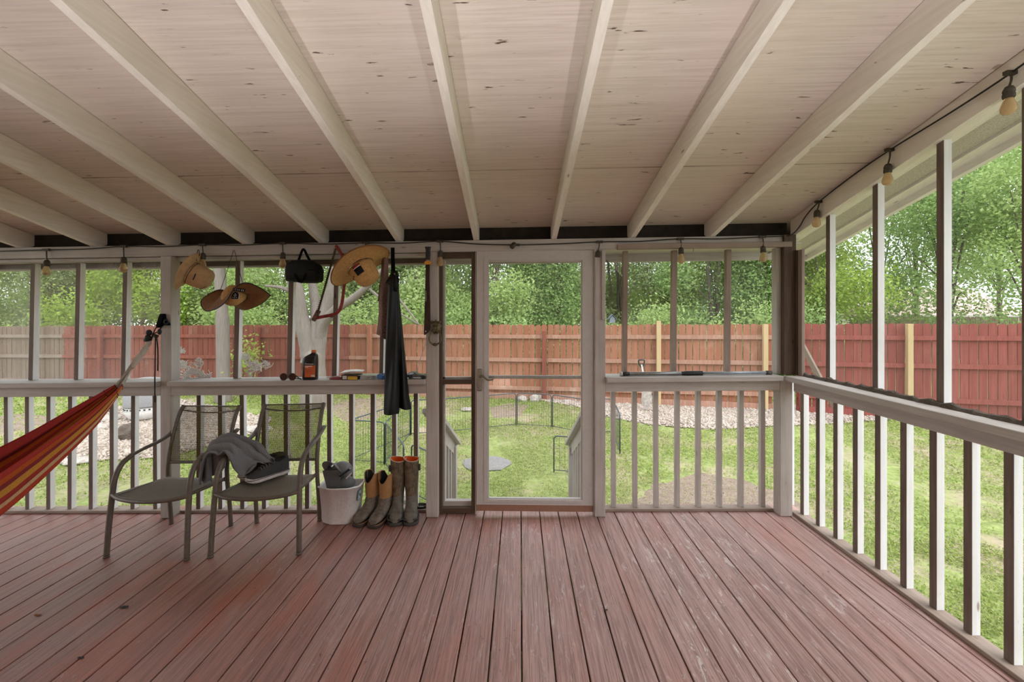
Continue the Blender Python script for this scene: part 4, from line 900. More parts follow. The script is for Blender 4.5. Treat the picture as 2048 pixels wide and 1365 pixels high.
for k in range(6):
    q_ = Lc+Vector((-.034+.0136*k, -.0032, .004-.0018*k)); mb.obox(q_, .0035, .002, .012, Matrix.Rotation(.12, 3, 'Y'), 1)
    if k % 2 == 0: mb.obox(q_+Vector((.003, 0, .003)), .006, .002, .003, Matrix.Rotation(.12, 3, 'Y'), 1); mb.obox(q_+Vector((.003, 0, -.004)), .006, .002, .003, Matrix.Rotation(.12, 3, 'Y'), 1)
mb.build('letter_band', [M['patch'], M['pale']], wh)
mb = MB(); mb.tube(cr([px(441, 580, 3.10), px(455, 540, 3.12), px(467, 501, 3.155)], 4), .002, 5); mb.tube(cr([px(485, 566, 2.86), px(477, 535, 3.0), px(469, 501, 3.155)], 4), .002, 5); mb.build('chin_cord', M['cord'], wh)
# ---- round straw hat on the right
c = px(721, 533, 3.0); R = vframe(c, (.49, -.75, .42), (.84, .55, 0)); sh_ = thing('straw_hat', c, 'golden round straw hat with a red and black badge, hung in front of the saw', 'hat')
mb = MB(); n_ = 48; L = []
for r_, z in [(lerp(.094, .222, k/24), float(np.interp(lerp(.094, .222, k/24), [.079,.10,.135,.17,.20,.222], [.004,-.004,-.016,-.024,-.022,-.010]))+(.0016 if k % 2 else -.0016)) for k in range(25)]:
    L.append([c+R@Vector((r_*1.03*math.cos(a), r_*.96*math.sin(a), z+.02*math.cos(2*a)*(r_/.22)**2)) for a in (6.2832*i/n_ for i in range(n_))])
mb.loft(L, 0, (False, False)); mb.build('brim', M['straw'], sh_, solid=.004)
mb = MB(); mb.tube(L[-1]+[L[-1][0]], .0045, 6); mb.build('brim_edge', M['straw_dark'], sh_)
for rr_ in (1, 2, 3, 4): pass
mb = MB(); C_ = []
for r_, z in ((.095, .002), (.094, .03), (.090, .07), (.083, .11), (.070, .138), (.042, .150), (.01, .152)): C_.append([c+R@Vector((r_*math.cos(a), r_*.95*math.sin(a), z)) for a in (6.2832*i/32 for i in range(32))])
mb.loft(C_, 0, (False, True)); mb.build('crown', M['straw'], sh_)
mb = MB(); mb.tube([c+R@Vector((.0965*math.cos(a), .0922*math.sin(a), .010)) for a in (6.2832*i/32 for i in range(33))], .002, 5); mb.build('hat_cord', M['straw_dark'], sh_)
# badge on the crown side facing the porch, red edge then black
M['red'] = plain('deep red', (.33,.02,.018), .5); M['white'] = plain('white', (.75,.75,.73), .5)
def onside(a, z, k=1.03): r_ = lerp(.095, .087, min(z/.09, 1))*k; return c+R@Vector((r_*math.cos(a), r_*.95*math.sin(a), z))
best = min((onside(i*.05, .05).y, i*.05) for i in range(126))[1]
a0 = min(((onside(i*.05, .04)-px(737, 562, 2.95)).length, i*.05) for i in range(126))[1]
for nm, za, zb_, mt, k in (('badge_red', .016, .030, M['red'], 1.05), ('badge_white', .030, .036, M['white'], 1.05), ('badge_black', .036, .088, M['patch'], 1.05)):
    mb = MB(); mb.grid([[onside(a0-.32+.64*i/8, za, k) for i in range(9)], [onside(a0-.32+.64*i/8, (za+zb_)/2, k) for i in range(9)], [onside(a0-.32+.64*i/8, zb_, k+.01) for i in range(9)]])
    mb.build(nm, mt, sh_, solid=.002)
mb = MB()
for k in range(3): mb.ball(onside(a0+.75+.28*k, .065, 1.01), .0055, 6)
mb.build('eyelets', M['cord'], sh_)
mb = MB(); mb.tube(cr([px(731, 505, 3.12), px(733, 500, 3.14), px(735, 500, 3.14), px(737, 505, 3.1)], 3), .0018, 5); mb.build('hook_loop', M['grey_metal'], sh_)
# ---- black bag
Yb_ = 3.06; bc = px(610, 545, Yb_); bg_ = thing('bag', bc, 'small black zip bag with two handles hanging from the header', 'bag')
s_ = Yb_/830; mb = MB(); L = []
prof = [(576.5,548,9),(578,547,16),(583,545,22),(592,543.5,24),(605,543,25),(618,543.5,25),(630,545,24),(637,547,21),(641,549,15),(642.5,549,9)]
hg = [10, 17, 20, 22.5, 23, 23, 22, 19, 16, 10]
for (u, v, d), h_ in zip(prof, hg):
    cen = px(u, v, Yb_); row = []
    for j in range(20):
        a = 6.2832*j/20; ca, sa = math.cos(a), math.sin(a); e_ = .62
        x = math.copysign(abs(ca)**e_, ca)*d*s_*.9; z = math.copysign(abs(sa)**e_, sa)*h_*s_
        z += (.010*noise.noise((u*.06, a*1.2, 2)) if sa < 0 else .004*noise.noise((u*.1, a, 1)))
        row.append(cen+Vector((0, x, z)))
    L.append(row)
mb.loft(L); mb.build('body', M['nylon2'], bg_)
mb = MB(); fr = Yb_-.076
mb.tube(cr([px(588, 534, fr+.02), px(590, 549, fr-.004), px(595, 558, fr-.002), px(599, 565, fr+.02)], 5), .010, 6, flat=.25, up=(0,1,0)); mb.tube(cr([px(614, 536, fr+.01), px(611, 549, fr-.004), px(606, 560, fr-.002), px(601, 565, fr+.02)], 5), .010, 6, flat=.25, up=(0,1,0))
mb.build('webbing', M['nylon'], bg_)
mb = MB(); mb.tube(cr([px(596, 524, Yb_-.02), px(600, 513, Yb_), px(605, 500, Yb_+.06), px(608, 499, Yb_+.07), px(614, 511, Yb_+.03), px(622, 526, Yb_-.01)], 5), .010, 8, flat=.3, up=(0,1,0)); mb.build('handle', M['nylon'], bg_)
mb = MB(); mb.tube(cr([px(578, 541, fr+.05), px(592, 538, fr+.005), px(610, 539, fr), px(625, 541, fr+.004), px(640, 547, fr+.05)], 5), .0035, 6); mb.build('zip', M['nylon'], bg_)
# ---- bow saw
Ys_ = 3.12; sw = thing('bow_saw', px(640, 600, Ys_), 'red bow saw hanging slantwise with its toothed blade at left', 'saw')
mb = MB(); fp = [px(671, 492, Ys_), px(676, 497, Ys_), px(683, 510, Ys_), px(690, 523, Ys_), px(693, 532, Ys_), px(691, 555, Ys_), px(688, 575, Ys_), px(686, 590, Ys_), px(684, 606, Ys_), px(678, 622, Ys_), px(668, 629, Ys_), px(650, 633, Ys_), px(634, 636, Ys_), px(627, 638, Ys_)]
mb.tube(cr(fp, 4), .0125, 10, flat=.6, up=(0,1,0)); mb.build('frame', plain('worn red saw paint', (.24,.025,.022), .45, .2, .35, 50), sw)
mb = MB(); a, b = px(671, 497, Ys_-.012), px(634.5, 627, Ys_-.012); d = (b-a); l = d.length; d.normalize(); nn = Vector((-d.z, 0, d.x)); nn = nn if nn.x < 0 else -nn
poly = [a-nn*.009, a+nn*.006]
k = 34
for i in range(k): poly += [a+d*l*(i+.3)/k+nn*.006, a+d*l*(i+.55)/k+nn*(.013 if i % 3 else .015), a+d*l*(i+.75)/k+nn*.004]
poly += [b+nn*.006, b-nn*.009]
mb.prism(poly, (0, .002, 0)); mb.build('blade', plain('rusty dark steel', (.06,.04,.028), .5, .6, .4, 80), sw)
mb = MB(); mb.bar(px(638, 621, Ys_), px(626.5, 642, Ys_), .03, .022, (0,1,0)); mb.build('clamp', plain('rusty brown steel', (.13,.06,.04), .6, .3, .4), sw, bevel=.003)
mb = MB(); mb.tube(cr([px(658, 632, Ys_), px(662, 635, Ys_-.004), px(666, 634, Ys_), px(668, 630, Ys_)], 3), .003, 6); mb.build('lever', M['cord'], sw)
# ---- patterned cloth
def cloth(name, rows, mat, th, label, cat, waves=()):
    t = NT
    mb = MB(); G = []
    for r_ in rows: G.append(cr(r_, 6))
    cols = list(zip(*G)); G2 = [cr(list(c_), 5) for c_ in cols]; G3 = list(zip(*G2)); mb.grid([list(r_) for r_ in G3]); o = mb.build(name, mat, solid=th); return o
t = NT('burgundy patterned cloth'); v_ = t.coord(); vo = t.node('ShaderNodeTexVoronoi'); vo.inputs['Scale'].default_value = 95; t.link(v_, vo.inputs['Vector'])
t.color(t.ramp(vo.outputs['Distance'], [(.1, (.40,.33,.27)), (.35, (.15,.05,.05)), (.6, (.30,.20,.17)), (.8, (.07,.04,.04))])); t.rough(.9); M['pattern'] = t.m
o = cloth('patterned_cloth', [[px(u, v, Y) for u, v, Y in row] for row in (
 ((764,512,3.17),(768,512,3.14),(772,514,3.15),(776,516,3.17)), ((762,545,3.17),(767,545,3.12),(772,545,3.15),(777,545,3.16)),
 ((758,590,3.17),(764,592,3.11),(770,590,3.15),(778,592,3.15)), ((758,620,3.16),(764,622,3.11),(771,622,3.14),(780,622,3.15)), ((756,645,3.16),(763,648,3.11),(771,650,3.14),(784,650,3.15)), ((753,669,3.16),(762,673,3.11),(769,679,3.14),(786,680,3.15)))], M['pattern'], .003, '', '')
tag(o, 'burgundy and cream patterned cloth hanging behind the black waders', 'cloth')
o = cloth('grey_rag', [[px(u, v, Y) for u, v, Y in row] for row in (((758,570,3.16),(761,570,3.15),(764,572,3.16)), ((757,590,3.16),(760,590,3.15),(763,592,3.16)), ((755,603,3.16),(759,604,3.15),(762,606,3.16)))], plain('taupe rag', (.16,.12,.10), .9), .003, '', '')
tag(o, 'short taupe rag hanging at the left edge of the patterned cloth', 'rag')
# ---- black waders
wd = thing('waders', px(793, 560, 3.07), 'long black rubber waders hanging from a strap in front of the shelf', 'waders')
def tubeloft(rows, mat, name, par, n=22):
    mb = MB(); L = []
    for (ul, ur, v, Y, d) in rows:
        a, b = px(ul, v, Y), px(ur, v, Y); c_ = (a+b)/2; w = (b-a).length/2; r_ = []
        for j in range(n):
            an = 6.2832*j/n; r_.append(c_+Vector((w*math.cos(an), d*math.sin(an)*(1+.25*math.cos(an*3+v*.02)), 0))+Vector((0,0,.004*math.sin(an*2+v*.3))))
        L.append(r_)
    L2 = [list(x) for x in zip(*[cr(list(x), 4) for x in zip(*L)])]
    mb.loft(L2, 0, (True, True)); return mb.build(name, mat, par)
tubeloft([(783,795,543,3.08,.012),(778,797,556,3.07,.02),(776,797,580,3.07,.03),(774.5,797,620,3.06,.04),(773,798,660,3.06,.045),(771.5,798.5,700,3.055,.05),(770.5,799,745,3.05,.052),(769.5,799.5,780,3.04,.054),(768.5,799,806,3.035,.052),(768,798.5,824,3.035,.05),(769,797.5,828,3.035,.045)], M['rubber'], 'leg', wd)
tubeloft([(791,797,550,3.09,.012),(793,798,590,3.10,.025),(795,803,640,3.10,.035),(796,808,690,3.10,.042),(797,813,740,3.10,.045),(797.5,818,790,3.10,.045),(798,822,812,3.10,.045),(798.5,823,817,3.10,.042)], M['rubber'], 'leg', wd)
mb = MB(); mb.grid([cr([px(771, 566, 3.06), px(780, 571, 3.045), px(786, 575, 3.04)], 4), cr([px(777, 556, 3.075), px(785, 556, 3.04), px(791, 556, 3.05)], 4), cr([px(784, 545, 3.09), px(788, 545, 3.06), px(793, 548, 3.07)], 4)]); mb.grid([cr([px(785, 547, 3.06), px(791, 551, 3.03), px(798, 557, 3.05)], 4), cr([px(786, 565, 3.05), px(792, 568, 3.03), px(797, 570, 3.05)], 4), cr([px(786, 580, 3.05), px(792, 582, 3.03), px(796, 584, 3.05)], 4)]); mb.build('bib', M['rubber'], wd, solid=.004)
mb = MB(); mb.tube(cr([px(785.5, 497, 3.12), px(785, 520, 3.11), px(785, 548, 3.09)], 4), .011, 8, flat=.3, up=(0,1,0)); mb.tube(cr([px(785.5, 497, 3.12), px(787.5, 525, 3.10), px(789.5, 556, 3.06)], 4), .009, 8, flat=.3, up=(0,1,0)); mb.obox(px(785.5, 507, 3.11), .026, .012, .085); mb.build('strap', M['nylon'], wd)
mb = MB(); mb.obox(px(789, 549, 3.05), .012, .006, .018); mb.build('buckle', M['grey_metal'], wd, bevel=.002)
# ---- machete
Ym = 3.115; mc = thing('machete', px(855, 590, Ym), 'machete with a black grip and yellow guard hanging on the white post', 'machete')
mb = MB(); L = [[px(u, v, Ym-.018+k) for u, v in ((851.5,527),(859.5,527),(859,560),(860.5,610),(861,650),(861,660),(856,666),(849,671),(847.5,668),(848.5,640),(850,590))] for k in (0, .003)]
mb.prism(L[0], (0, .003, 0)); mb.build('blade', plain('dark coated blade', (.045,.026,.020), .4, .5, .3), mc)
mb = MB(); mb.loft([[px(u+dx, v, Ym-.016)+Vector((0, dy, 0)) for dx, dy in ((-w,-.006),(-w*.7,-.013),(w*.7,-.013),(w,-.006),(w,.006),(w*.7,.012),(-w*.7,.012),(-w,.006))] for u, v, w in ((856,494,6.2),(856,497,5.6),(856,501,4.2),(856,508,4.6),(855.7,515,4.3),(855.5,520,4.6))], 0); mb.build('grip', M['black'], mc, bevel=.001)
mb = MB(); mb.prism([px(u, v, Ym-.032) for u, v in ((848.5,525.5),(851,522.5),(860,522.5),(862.5,525.5),(861,528.5),(858,529),(850,529),(849.5,528))], (0, .028, 0)); mb.build('guard', plain('yellow orange plastic', (.62,.27,.02), .5), mc, bevel=.002)
mb = MB(); mb.lathe([(.0045, 0), (.0045, .002)], px(851.5, 663, Ym-.0185), Matrix.Rotation(math.pi/2, 3, 'X'), 10); mb.build('hanging_hole', M['white'], mc)
mb = MB()
for k in range(9):
    q_ = px(851.8, 583+2.4*k, Ym-.0188); mb.obox(q_, .008, .0006, .0018); mb.obox(q_+Vector((.003*((k % 2)*2-1), 0, .002)), .002, .0006, .004)
mb.build('lettering', M['white'], mc)
# ---- lion knocker
Yk = 3.125; kc = px(872, 655, Yk); M['brass'] = plain('aged brass', (.13,.10,.055), .45, .7, .45, 60, .2)
kn = thing('door_knocker', kc, 'aged brass lion head knocker on the white post left of the door', 'door knocker')
mb = MB(); L = []
for k in range(12):
    a = 1.5*k/11; row = []
    for j in range(32):
        b_ = 6.2832*j/32; m_ = 1+.10*math.sin(b_*9)*(math.cos(a)**.5)+.05*math.sin(b_*17); rx, rz = .040*math.cos(a)*m_, .052*math.cos(a)*m_
        row.append(kc+Vector((rx*math.cos(b_), -.004-.030*math.sin(a), rz*math.sin(b_))))
    L.append(row)
mb.loft(L, 0, (False, True)); mb.ball(kc+Vector((0,-.034,-.006)), .017, 8, sc=(.8,.8,1.1)); mb.ball(kc+Vector((-.010,-.035,-.024)), .011, 8); mb.ball(kc+Vector((.010,-.035,-.024)), .011, 8); mb.ball(kc+Vector((0,-.043,-.014)), .007, 8)
for s_ in (-1, 1): mb.ball(kc+Vector((.015*s_,-.032,.010)), .006, 6); mb.ball(kc+Vector((.03*s_,-.018,.040)), .011, 8); mb.ball(kc+Vector((.013*s_,-.034,.019)), .008, 6, sc=(1.3,.7,.5))
mb.build('lion_head', M['brass'], kn)
mb = MB(); mb.tube(cr([kc+Vector(p_) for p_ in ((-.030,-.03,-.035),(-.044,-.034,-.07),(-.040,-.036,-.105),(-.018,-.037,-.125),(0,-.037,-.128),(.018,-.037,-.125),(.040,-.036,-.105),(.044,-.034,-.07),(.030,-.03,-.035))], 5), .0062, 9); mb.ball(kc+Vector((0,-.038,-.128)), .0125, 8, sc=(1.5,1,1)); mb.build('ring', M['brass'], kn)
# ---- sill things, left to right
def sz(x): return 1.0585+SH*x
def sill(u, Y): d = ray(u, 762); x = d.x*Y/d.y; return Vector((x, Y, sz(x)))
s0 = sill(578, 3.14); sg = thing('sunglasses', s0, 'brown sunglasses lying on the sill left of the oil bottle', 'sunglasses')
mb = MB(); lensm = plain('dark brown lens', (.05,.018,.012), .12)
for dx in (-.034, .034): mb.lathe([(.027, 0), (.027, .003)], s0+Vector((dx, -.012, .024)), Matrix.Rotation(math.pi/2-.1, 3, 'X')@Matrix.Rotation(0, 3, 'Z'), 16)
mb.build('lenses', lensm, sg)
mb = MB()
for dx in (-.034, .034): mb.tube([s0+Vector((dx+.0285*math.cos(a), -.013, .027+.0255*math.sin(a))) for a in (6.2832*i/18 for i in range(19))], .0022, 5)
mb.tube([s0+Vector((-.007,-.013,.032)), s0+Vector((.007,-.013,.032))], .002, 5)
for s_ in (-1, 1): mb.tube(cr([s0+Vector((.062*s_,-.012,.035)), s0+Vector((.064*s_,.03,.02)), s0+Vector((.06*s_,.09,.012)), s0+Vector((.055*s_,.12,.004))], 4), .0025, 5)
mb.tube(cr([s0+Vector((.062,-.01,.03)), s0+Vector((.09,.0,.006)), s0+Vector((.075,.03,.005)), s0+Vector((.04,.02,.01))], 4), .004, 6)
mb.build('frame', plain('dark tortoise frame', (.05,.02,.016), .35), sg)
s0 = sill(622, 3.155); ob = thing('oil_bottle', s0, 'black oil bottle with an orange label and cap on the sill', 'bottle')
s_ = 3.155/830; mb = MB(); L = []
out = [(607,634,763,.028),(606.5,634.8,761,.032),(606.5,635,735,.032),(606.5,635.2,726,.032),(607.5,635,721,.031),(612,634.6,716.5,.029),(618,634,713,.024),(622,633,711,.016),(623.5,631.5,709.5,.0145),(624,631.2,708,.0145)]
for ul, ur, v, d in out:
    a, b = px(ul, v, 3.155), px(ur, v, 3.155); c_ = (a+b)/2; w = (b.x-a.x)/2; z = s0.z+(763-v)*s_*1.0; row = []
    for j in range(20):
        an = 6.2832*j/20; ca, sa = math.cos(an), math.sin(an); row.append(Vector((c_.x+w*math.copysign(abs(ca)**.5, ca), 3.155+d*math.copysign(abs(sa)**.5, sa), z)))
    L.append(row)
mb.loft(L); mb.build('body', plain('glossy black bottle', (.010,.009,.010), .25), ob)
cp = px(627.6, 708, 3.155); mb = MB(); mb.lathe([(.0165, 0), (.017, .004), (.017, .020), (.015, .022)], (cp.x, 3.155, s0.z+(763-709)*s_), n=16); mb.build('cap', plain('orange bottle cap', (.62,.16,.04), .5), ob)
lb0 = px(609, 758, 3.12); lb1 = px(630, 733, 3.12); Yl = 3.1215; z0, z1 = s0.z+.022, s0.z+.112
mb = MB(); mb.box(lb0.x, lb1.x, Yl, Yl+.003, z0, z1)
W_ = lb1.x-lb0.x
mb.box(lb0.x+.004, lb0.x+W_*.72, Yl-.0006, Yl, z1-.010, z1-.005, 1); mb.box(lb0.x+.004, lb0.x+W_*.35, Yl-.0006, Yl, z1-.018, z1-.014, 1)
for k in range(4): mb.box(lb0.x+.006, lb0.x+W_*(.62 if k % 2 else .7), Yl-.0006, Yl, z1-.034-.009*k, z1-.031-.009*k, 2)
mb.box(lb0.x+W_*.62, lb0.x+W_*.95, Yl-.0006, Yl, z0+.004, z0+.018, 3)
mb.build('label', [plain('orange paper label', (.52,.10,.02), .5), M['white'], plain('dull red print', (.30,.04,.015), .5), M['pale']], ob)
def text(s, size, loc, mat, name, par, ext=.0004):
    cu = bpy.data.curves.new(name, 'FONT'); cu.body = s; cu.size = size; cu.align_x = 'LEFT'; cu.extrude = ext; o = bpy.data.objects.new(name, cu); COL.objects.link(o)
    dg = bpy.context.evaluated_depsgraph_get(); me = bpy.data.meshes.new_from_object(o.evaluated_get(dg)); bpy.data.objects.remove(o)
    o = bpy.data.objects.new(name, me); COL.objects.link(o); me.materials.clear(); me.materials.append(mat); o.parent = par; o.location = Vector(loc)-Vector(par.location); o.rotation_euler = (math.pi/2, 0, 0); return o
text('Powercare', .0145, (lb0.x+.004, Yl+.0005, z1+.006), M['white'], 'lettering', ob)
s0 = sill(672, 3.14); pk = thing('pocket_knife', s0, 'small dark red folded knife on the sill left of the yellow box', 'knife')
mb = MB(); mb.loft([[s0+Vector((x, y*.016, .006+z*h_)) for y, z in ((-1,-.4),(1,-.4),(1,.5),(.6,1),(-.6,1),(-1,.5))] for x, h_ in ((-.045,.006),(-.03,.012),(.01,.016),(.04,.014),(.055,.006))], 0); mb.build('handle', plain('dull dark red plastic', (.24,.045,.05), .5), pk)
mb = MB(); mb.bar(s0+Vector((-.075,.006,.012)), s0+Vector((.02,.003,.024)), .006, .010); mb.build('clip', M['pale'], pk)
s0 = sill(703, 3.13); bx = thing('carton', s0, 'small dark brown carton with a yellow end label under the white envelope', 'box')
mb = MB(); a_, b_ = px(682, 762, 3.10).x, px(715, 762, 3.10).x; mb.box(a_, b_, 3.105, 3.20, s0.z, s0.z+.038); mb.build('box_body', plain('dark brown card', (.045,.022,.02), .5), bx, bevel=.001)
mb = MB(); mb.box(lerp(a_,b_,.40), lerp(a_,b_,.97), 3.1035, 3.1048, s0.z+.004, s0.z+.026); mb.build('yellow_label', plain('yellow label', (.68,.46,.03), .5), bx)
mb = MB(); mb.box(lerp(a_,b_,.08), lerp(a_,b_,.34), 3.1035, 3.1048, s0.z+.006, s0.z+.032); mb.build('pale_label', M['pale'], bx)
mb = MB(); mb.box(lerp(a_,b_,.44), lerp(a_,b_,.92), 3.1025, 3.1034, s0.z+.014, s0.z+.018); mb.build('lettering', plain('brown print', (.30,.10,.02), .5), bx)
z = s0.z+.0385; mb = MB(); P = [Vector((px(678,750,3.09).x, 3.085, z+.013)), Vector((px(726,748,3.10).x, 3.10, z+.026)), Vector((px(728,742,3.22).x, 3.23, z+.021)), Vector((px(689,741,3.22).x, 3.225, z+.018))]
G = []
for i in range(7):
    a, b = P[0].lerp(P[3], i/6), P[1].lerp(P[2], i/6); G.append([a.lerp(b, j/8)+Vector((0,0,.007*math.sin(math.pi*j/8)+.003*noise.noise((i*.7,j*.6,1)))) for j in range(9)])
mb.grid(G); mb.grid([[p_-Vector((0,0,.012*(math.sin(math.pi*j/8)*math.sin(math.pi*i/6))**.5+.001)) for j, p_ in enumerate(r_)] for i, r_ in enumerate(G)])
tag(mb.build('envelope', plain('white envelope paper', (.80,.79,.77), .7)), 'puffy white envelope lying on top of the dark carton', 'envelope')
s0 = sill(735, 3.15); ct = thing('blister_pack', s0, 'clear plastic pack of small metal parts on the sill right of the carton', 'package')
mb = MB(); mb.box(s0.x-.055, s0.x+.075, 3.10, 3.20, s0.z+.0005, s0.z+.003); mb.loft([[(s0.x+x*k, 3.15+y*k, z_) for x, y in ((-.045,-.035),(.055,-.035),(.055,.04),(-.045,.04))] for k, z_ in ((1, s0.z+.003), (.95, s0.z+.026), (.85, s0.z+.030))], 0, (False, True), False); mb.box(s0.x-.06, s0.x+.09, 3.105, 3.22, s0.z+.031, s0.z+.0325)
t = NT('clear crinkled plastic'); t.b.inputs['Base Color'].default_value = (.8,.8,.8,1); t.rough(.15); t.b.inputs['Transmission Weight'].default_value = .5; t.bump(t.noise(t.coord(), 90, 3), .6, .004); mb.build('plastic_shell', t.m, ct)
mb = MB()
for k in range(10): mb.obox(s0+Vector((.02+random.uniform(-.02,.035), -.037+random.uniform(-.003,.01), .01+random.uniform(-.005,.012))), .018, .010, .007, Matrix.Rotation(random.uniform(-1,1), 3, 'Y'))
mb.build('metal_parts', M['grey_metal'], ct)
s0 = sill(763, 3.15); tb = thing('toy', s0, 'small bright blue plastic toy on the sill left of the waders', 'toy'); bl_ = plain('bright blue plastic', (.03,.18,.55), .35)
mb = MB(); mb.lathe([(.02, 0), (.021, .008), (.02, .016)], s0+Vector((-.008,-.02,.022)), Matrix.Rotation(math.pi/2, 3, 'X')@Matrix.Rotation(.2, 3, 'Y'), 18); mb.build('wheel', bl_, tb)
mb = MB(); mb.obox(s0+Vector((.026,-.0,.014)), .06, .05, .026); mb.obox(s0+Vector((.03,0,.036)), .03, .03, .02, None, 1); mb.build('body', [bl_, plain('pale blue plastic', (.30,.50,.70), .3)], tb, bevel=.004)
s0 = sill(836, 3.16); tc_ = thing('toy_car', s0, 'small black and pale blue toy car on the sill right of the waders', 'toy car')
mb = MB(); mb.prism([s0+Vector((x, -.03, z)) for x, z in ((-.075,.012),(-.078,.03),(-.06,.048),(-.03,.052),(.0,.036),(.05,.028),(.07,.018),(.07,.010))], (0,.06,0)); mb.build('body', plain('black toy body', (.02,.02,.024), .25), tc_, bevel=.004)
mb = MB(); mb.prism([s0+Vector((x, -.031, z)) for x, z in ((-.076,.028),(-.06,.046),(-.034,.05),(-.02,.040),(-.05,.032))], (0,.062,0)); mb.build('window', plain('pale blue glass', (.35,.55,.70), .15), tc_)
for x in (-.05, .045):
    for y in (-.034, .034): mb = MB(); mb.lathe([(.014, -.006), (.0155, -.003), (.0155, .003), (.014, .006)], s0+Vector((x, y, .0155)), Matrix.Rotation(math.pi/2, 3, 'X'), 14); mb.build('wheel', M['black'], tc_)
mb = MB(); mb.tube(cr([px(832, 757, 3.2), px(840, 720, 3.22), px(850, 690, 3.23), px(856, 668, 3.235)], 5), .003, 6); tag(mb.build('white_cord', M['white']), 'thin white cord running up beside the post right of the waders', 'cord')
# ---- telescopic pole
a, b = px(1240, 748.5, 3.18), px(1543, 748, 3.18); a.z = sz(a.x)+.016; b.z = sz(b.x)+.015; d = b-a
tp = thing('telescopic_pole', a.lerp(b, .5), 'long grey telescopic pole with black grips lying on the sill right of the door', 'pole')
mb = MB(); mb.tube([a+d*.05, a+d*.44], .0145, 12); mb.build('outer_tube', M['grey_metal'], tp)
mb = MB(); mb.tube([a+d*.53, a+d*.97], .0115, 12); mb.build('inner_tube', plain('pale blue grey tube', (.34,.38,.42), .4, .3), tp)
mb = MB(); mb.tube([a+d*.015, a+d*.06], .0155, 12); mb.build('end_grip', M['black'], tp)
mb = MB(); mb.tube([a, a+d*.016], .0165, 12); mb.build('end_cap', M['white_alu'], tp)
mb = MB(); mb.tube(cr([a+d*.405, a+d*.425, a+d*.44, a+d*.53, a+d*.545], 3), [.0148]*3+[.0165]*3+[.0185]*3+[.018]*3+[.016], 12); mb.build('grip', M['black'], tp)
mb = MB(); mb.tube([a+d*.965, a+d*1.0], .0155, 12); mb.build('tip', plain('brown grey cap', (.12,.10,.085), .6), tp)
hk = hook(px(1384, 500, 3.17), ''); tag(hk.build('cup_hook', M['nickel']), 'small empty cup hook under the header right of the door', 'hook')
hk = hook(px(612, 512, 3.2), ''); tag(hk.build('cup_hook', M['white']), 'small white cup hook behind the bag handle', 'hook')
# ================================================================ on the deck
def dz(x): return SH*x
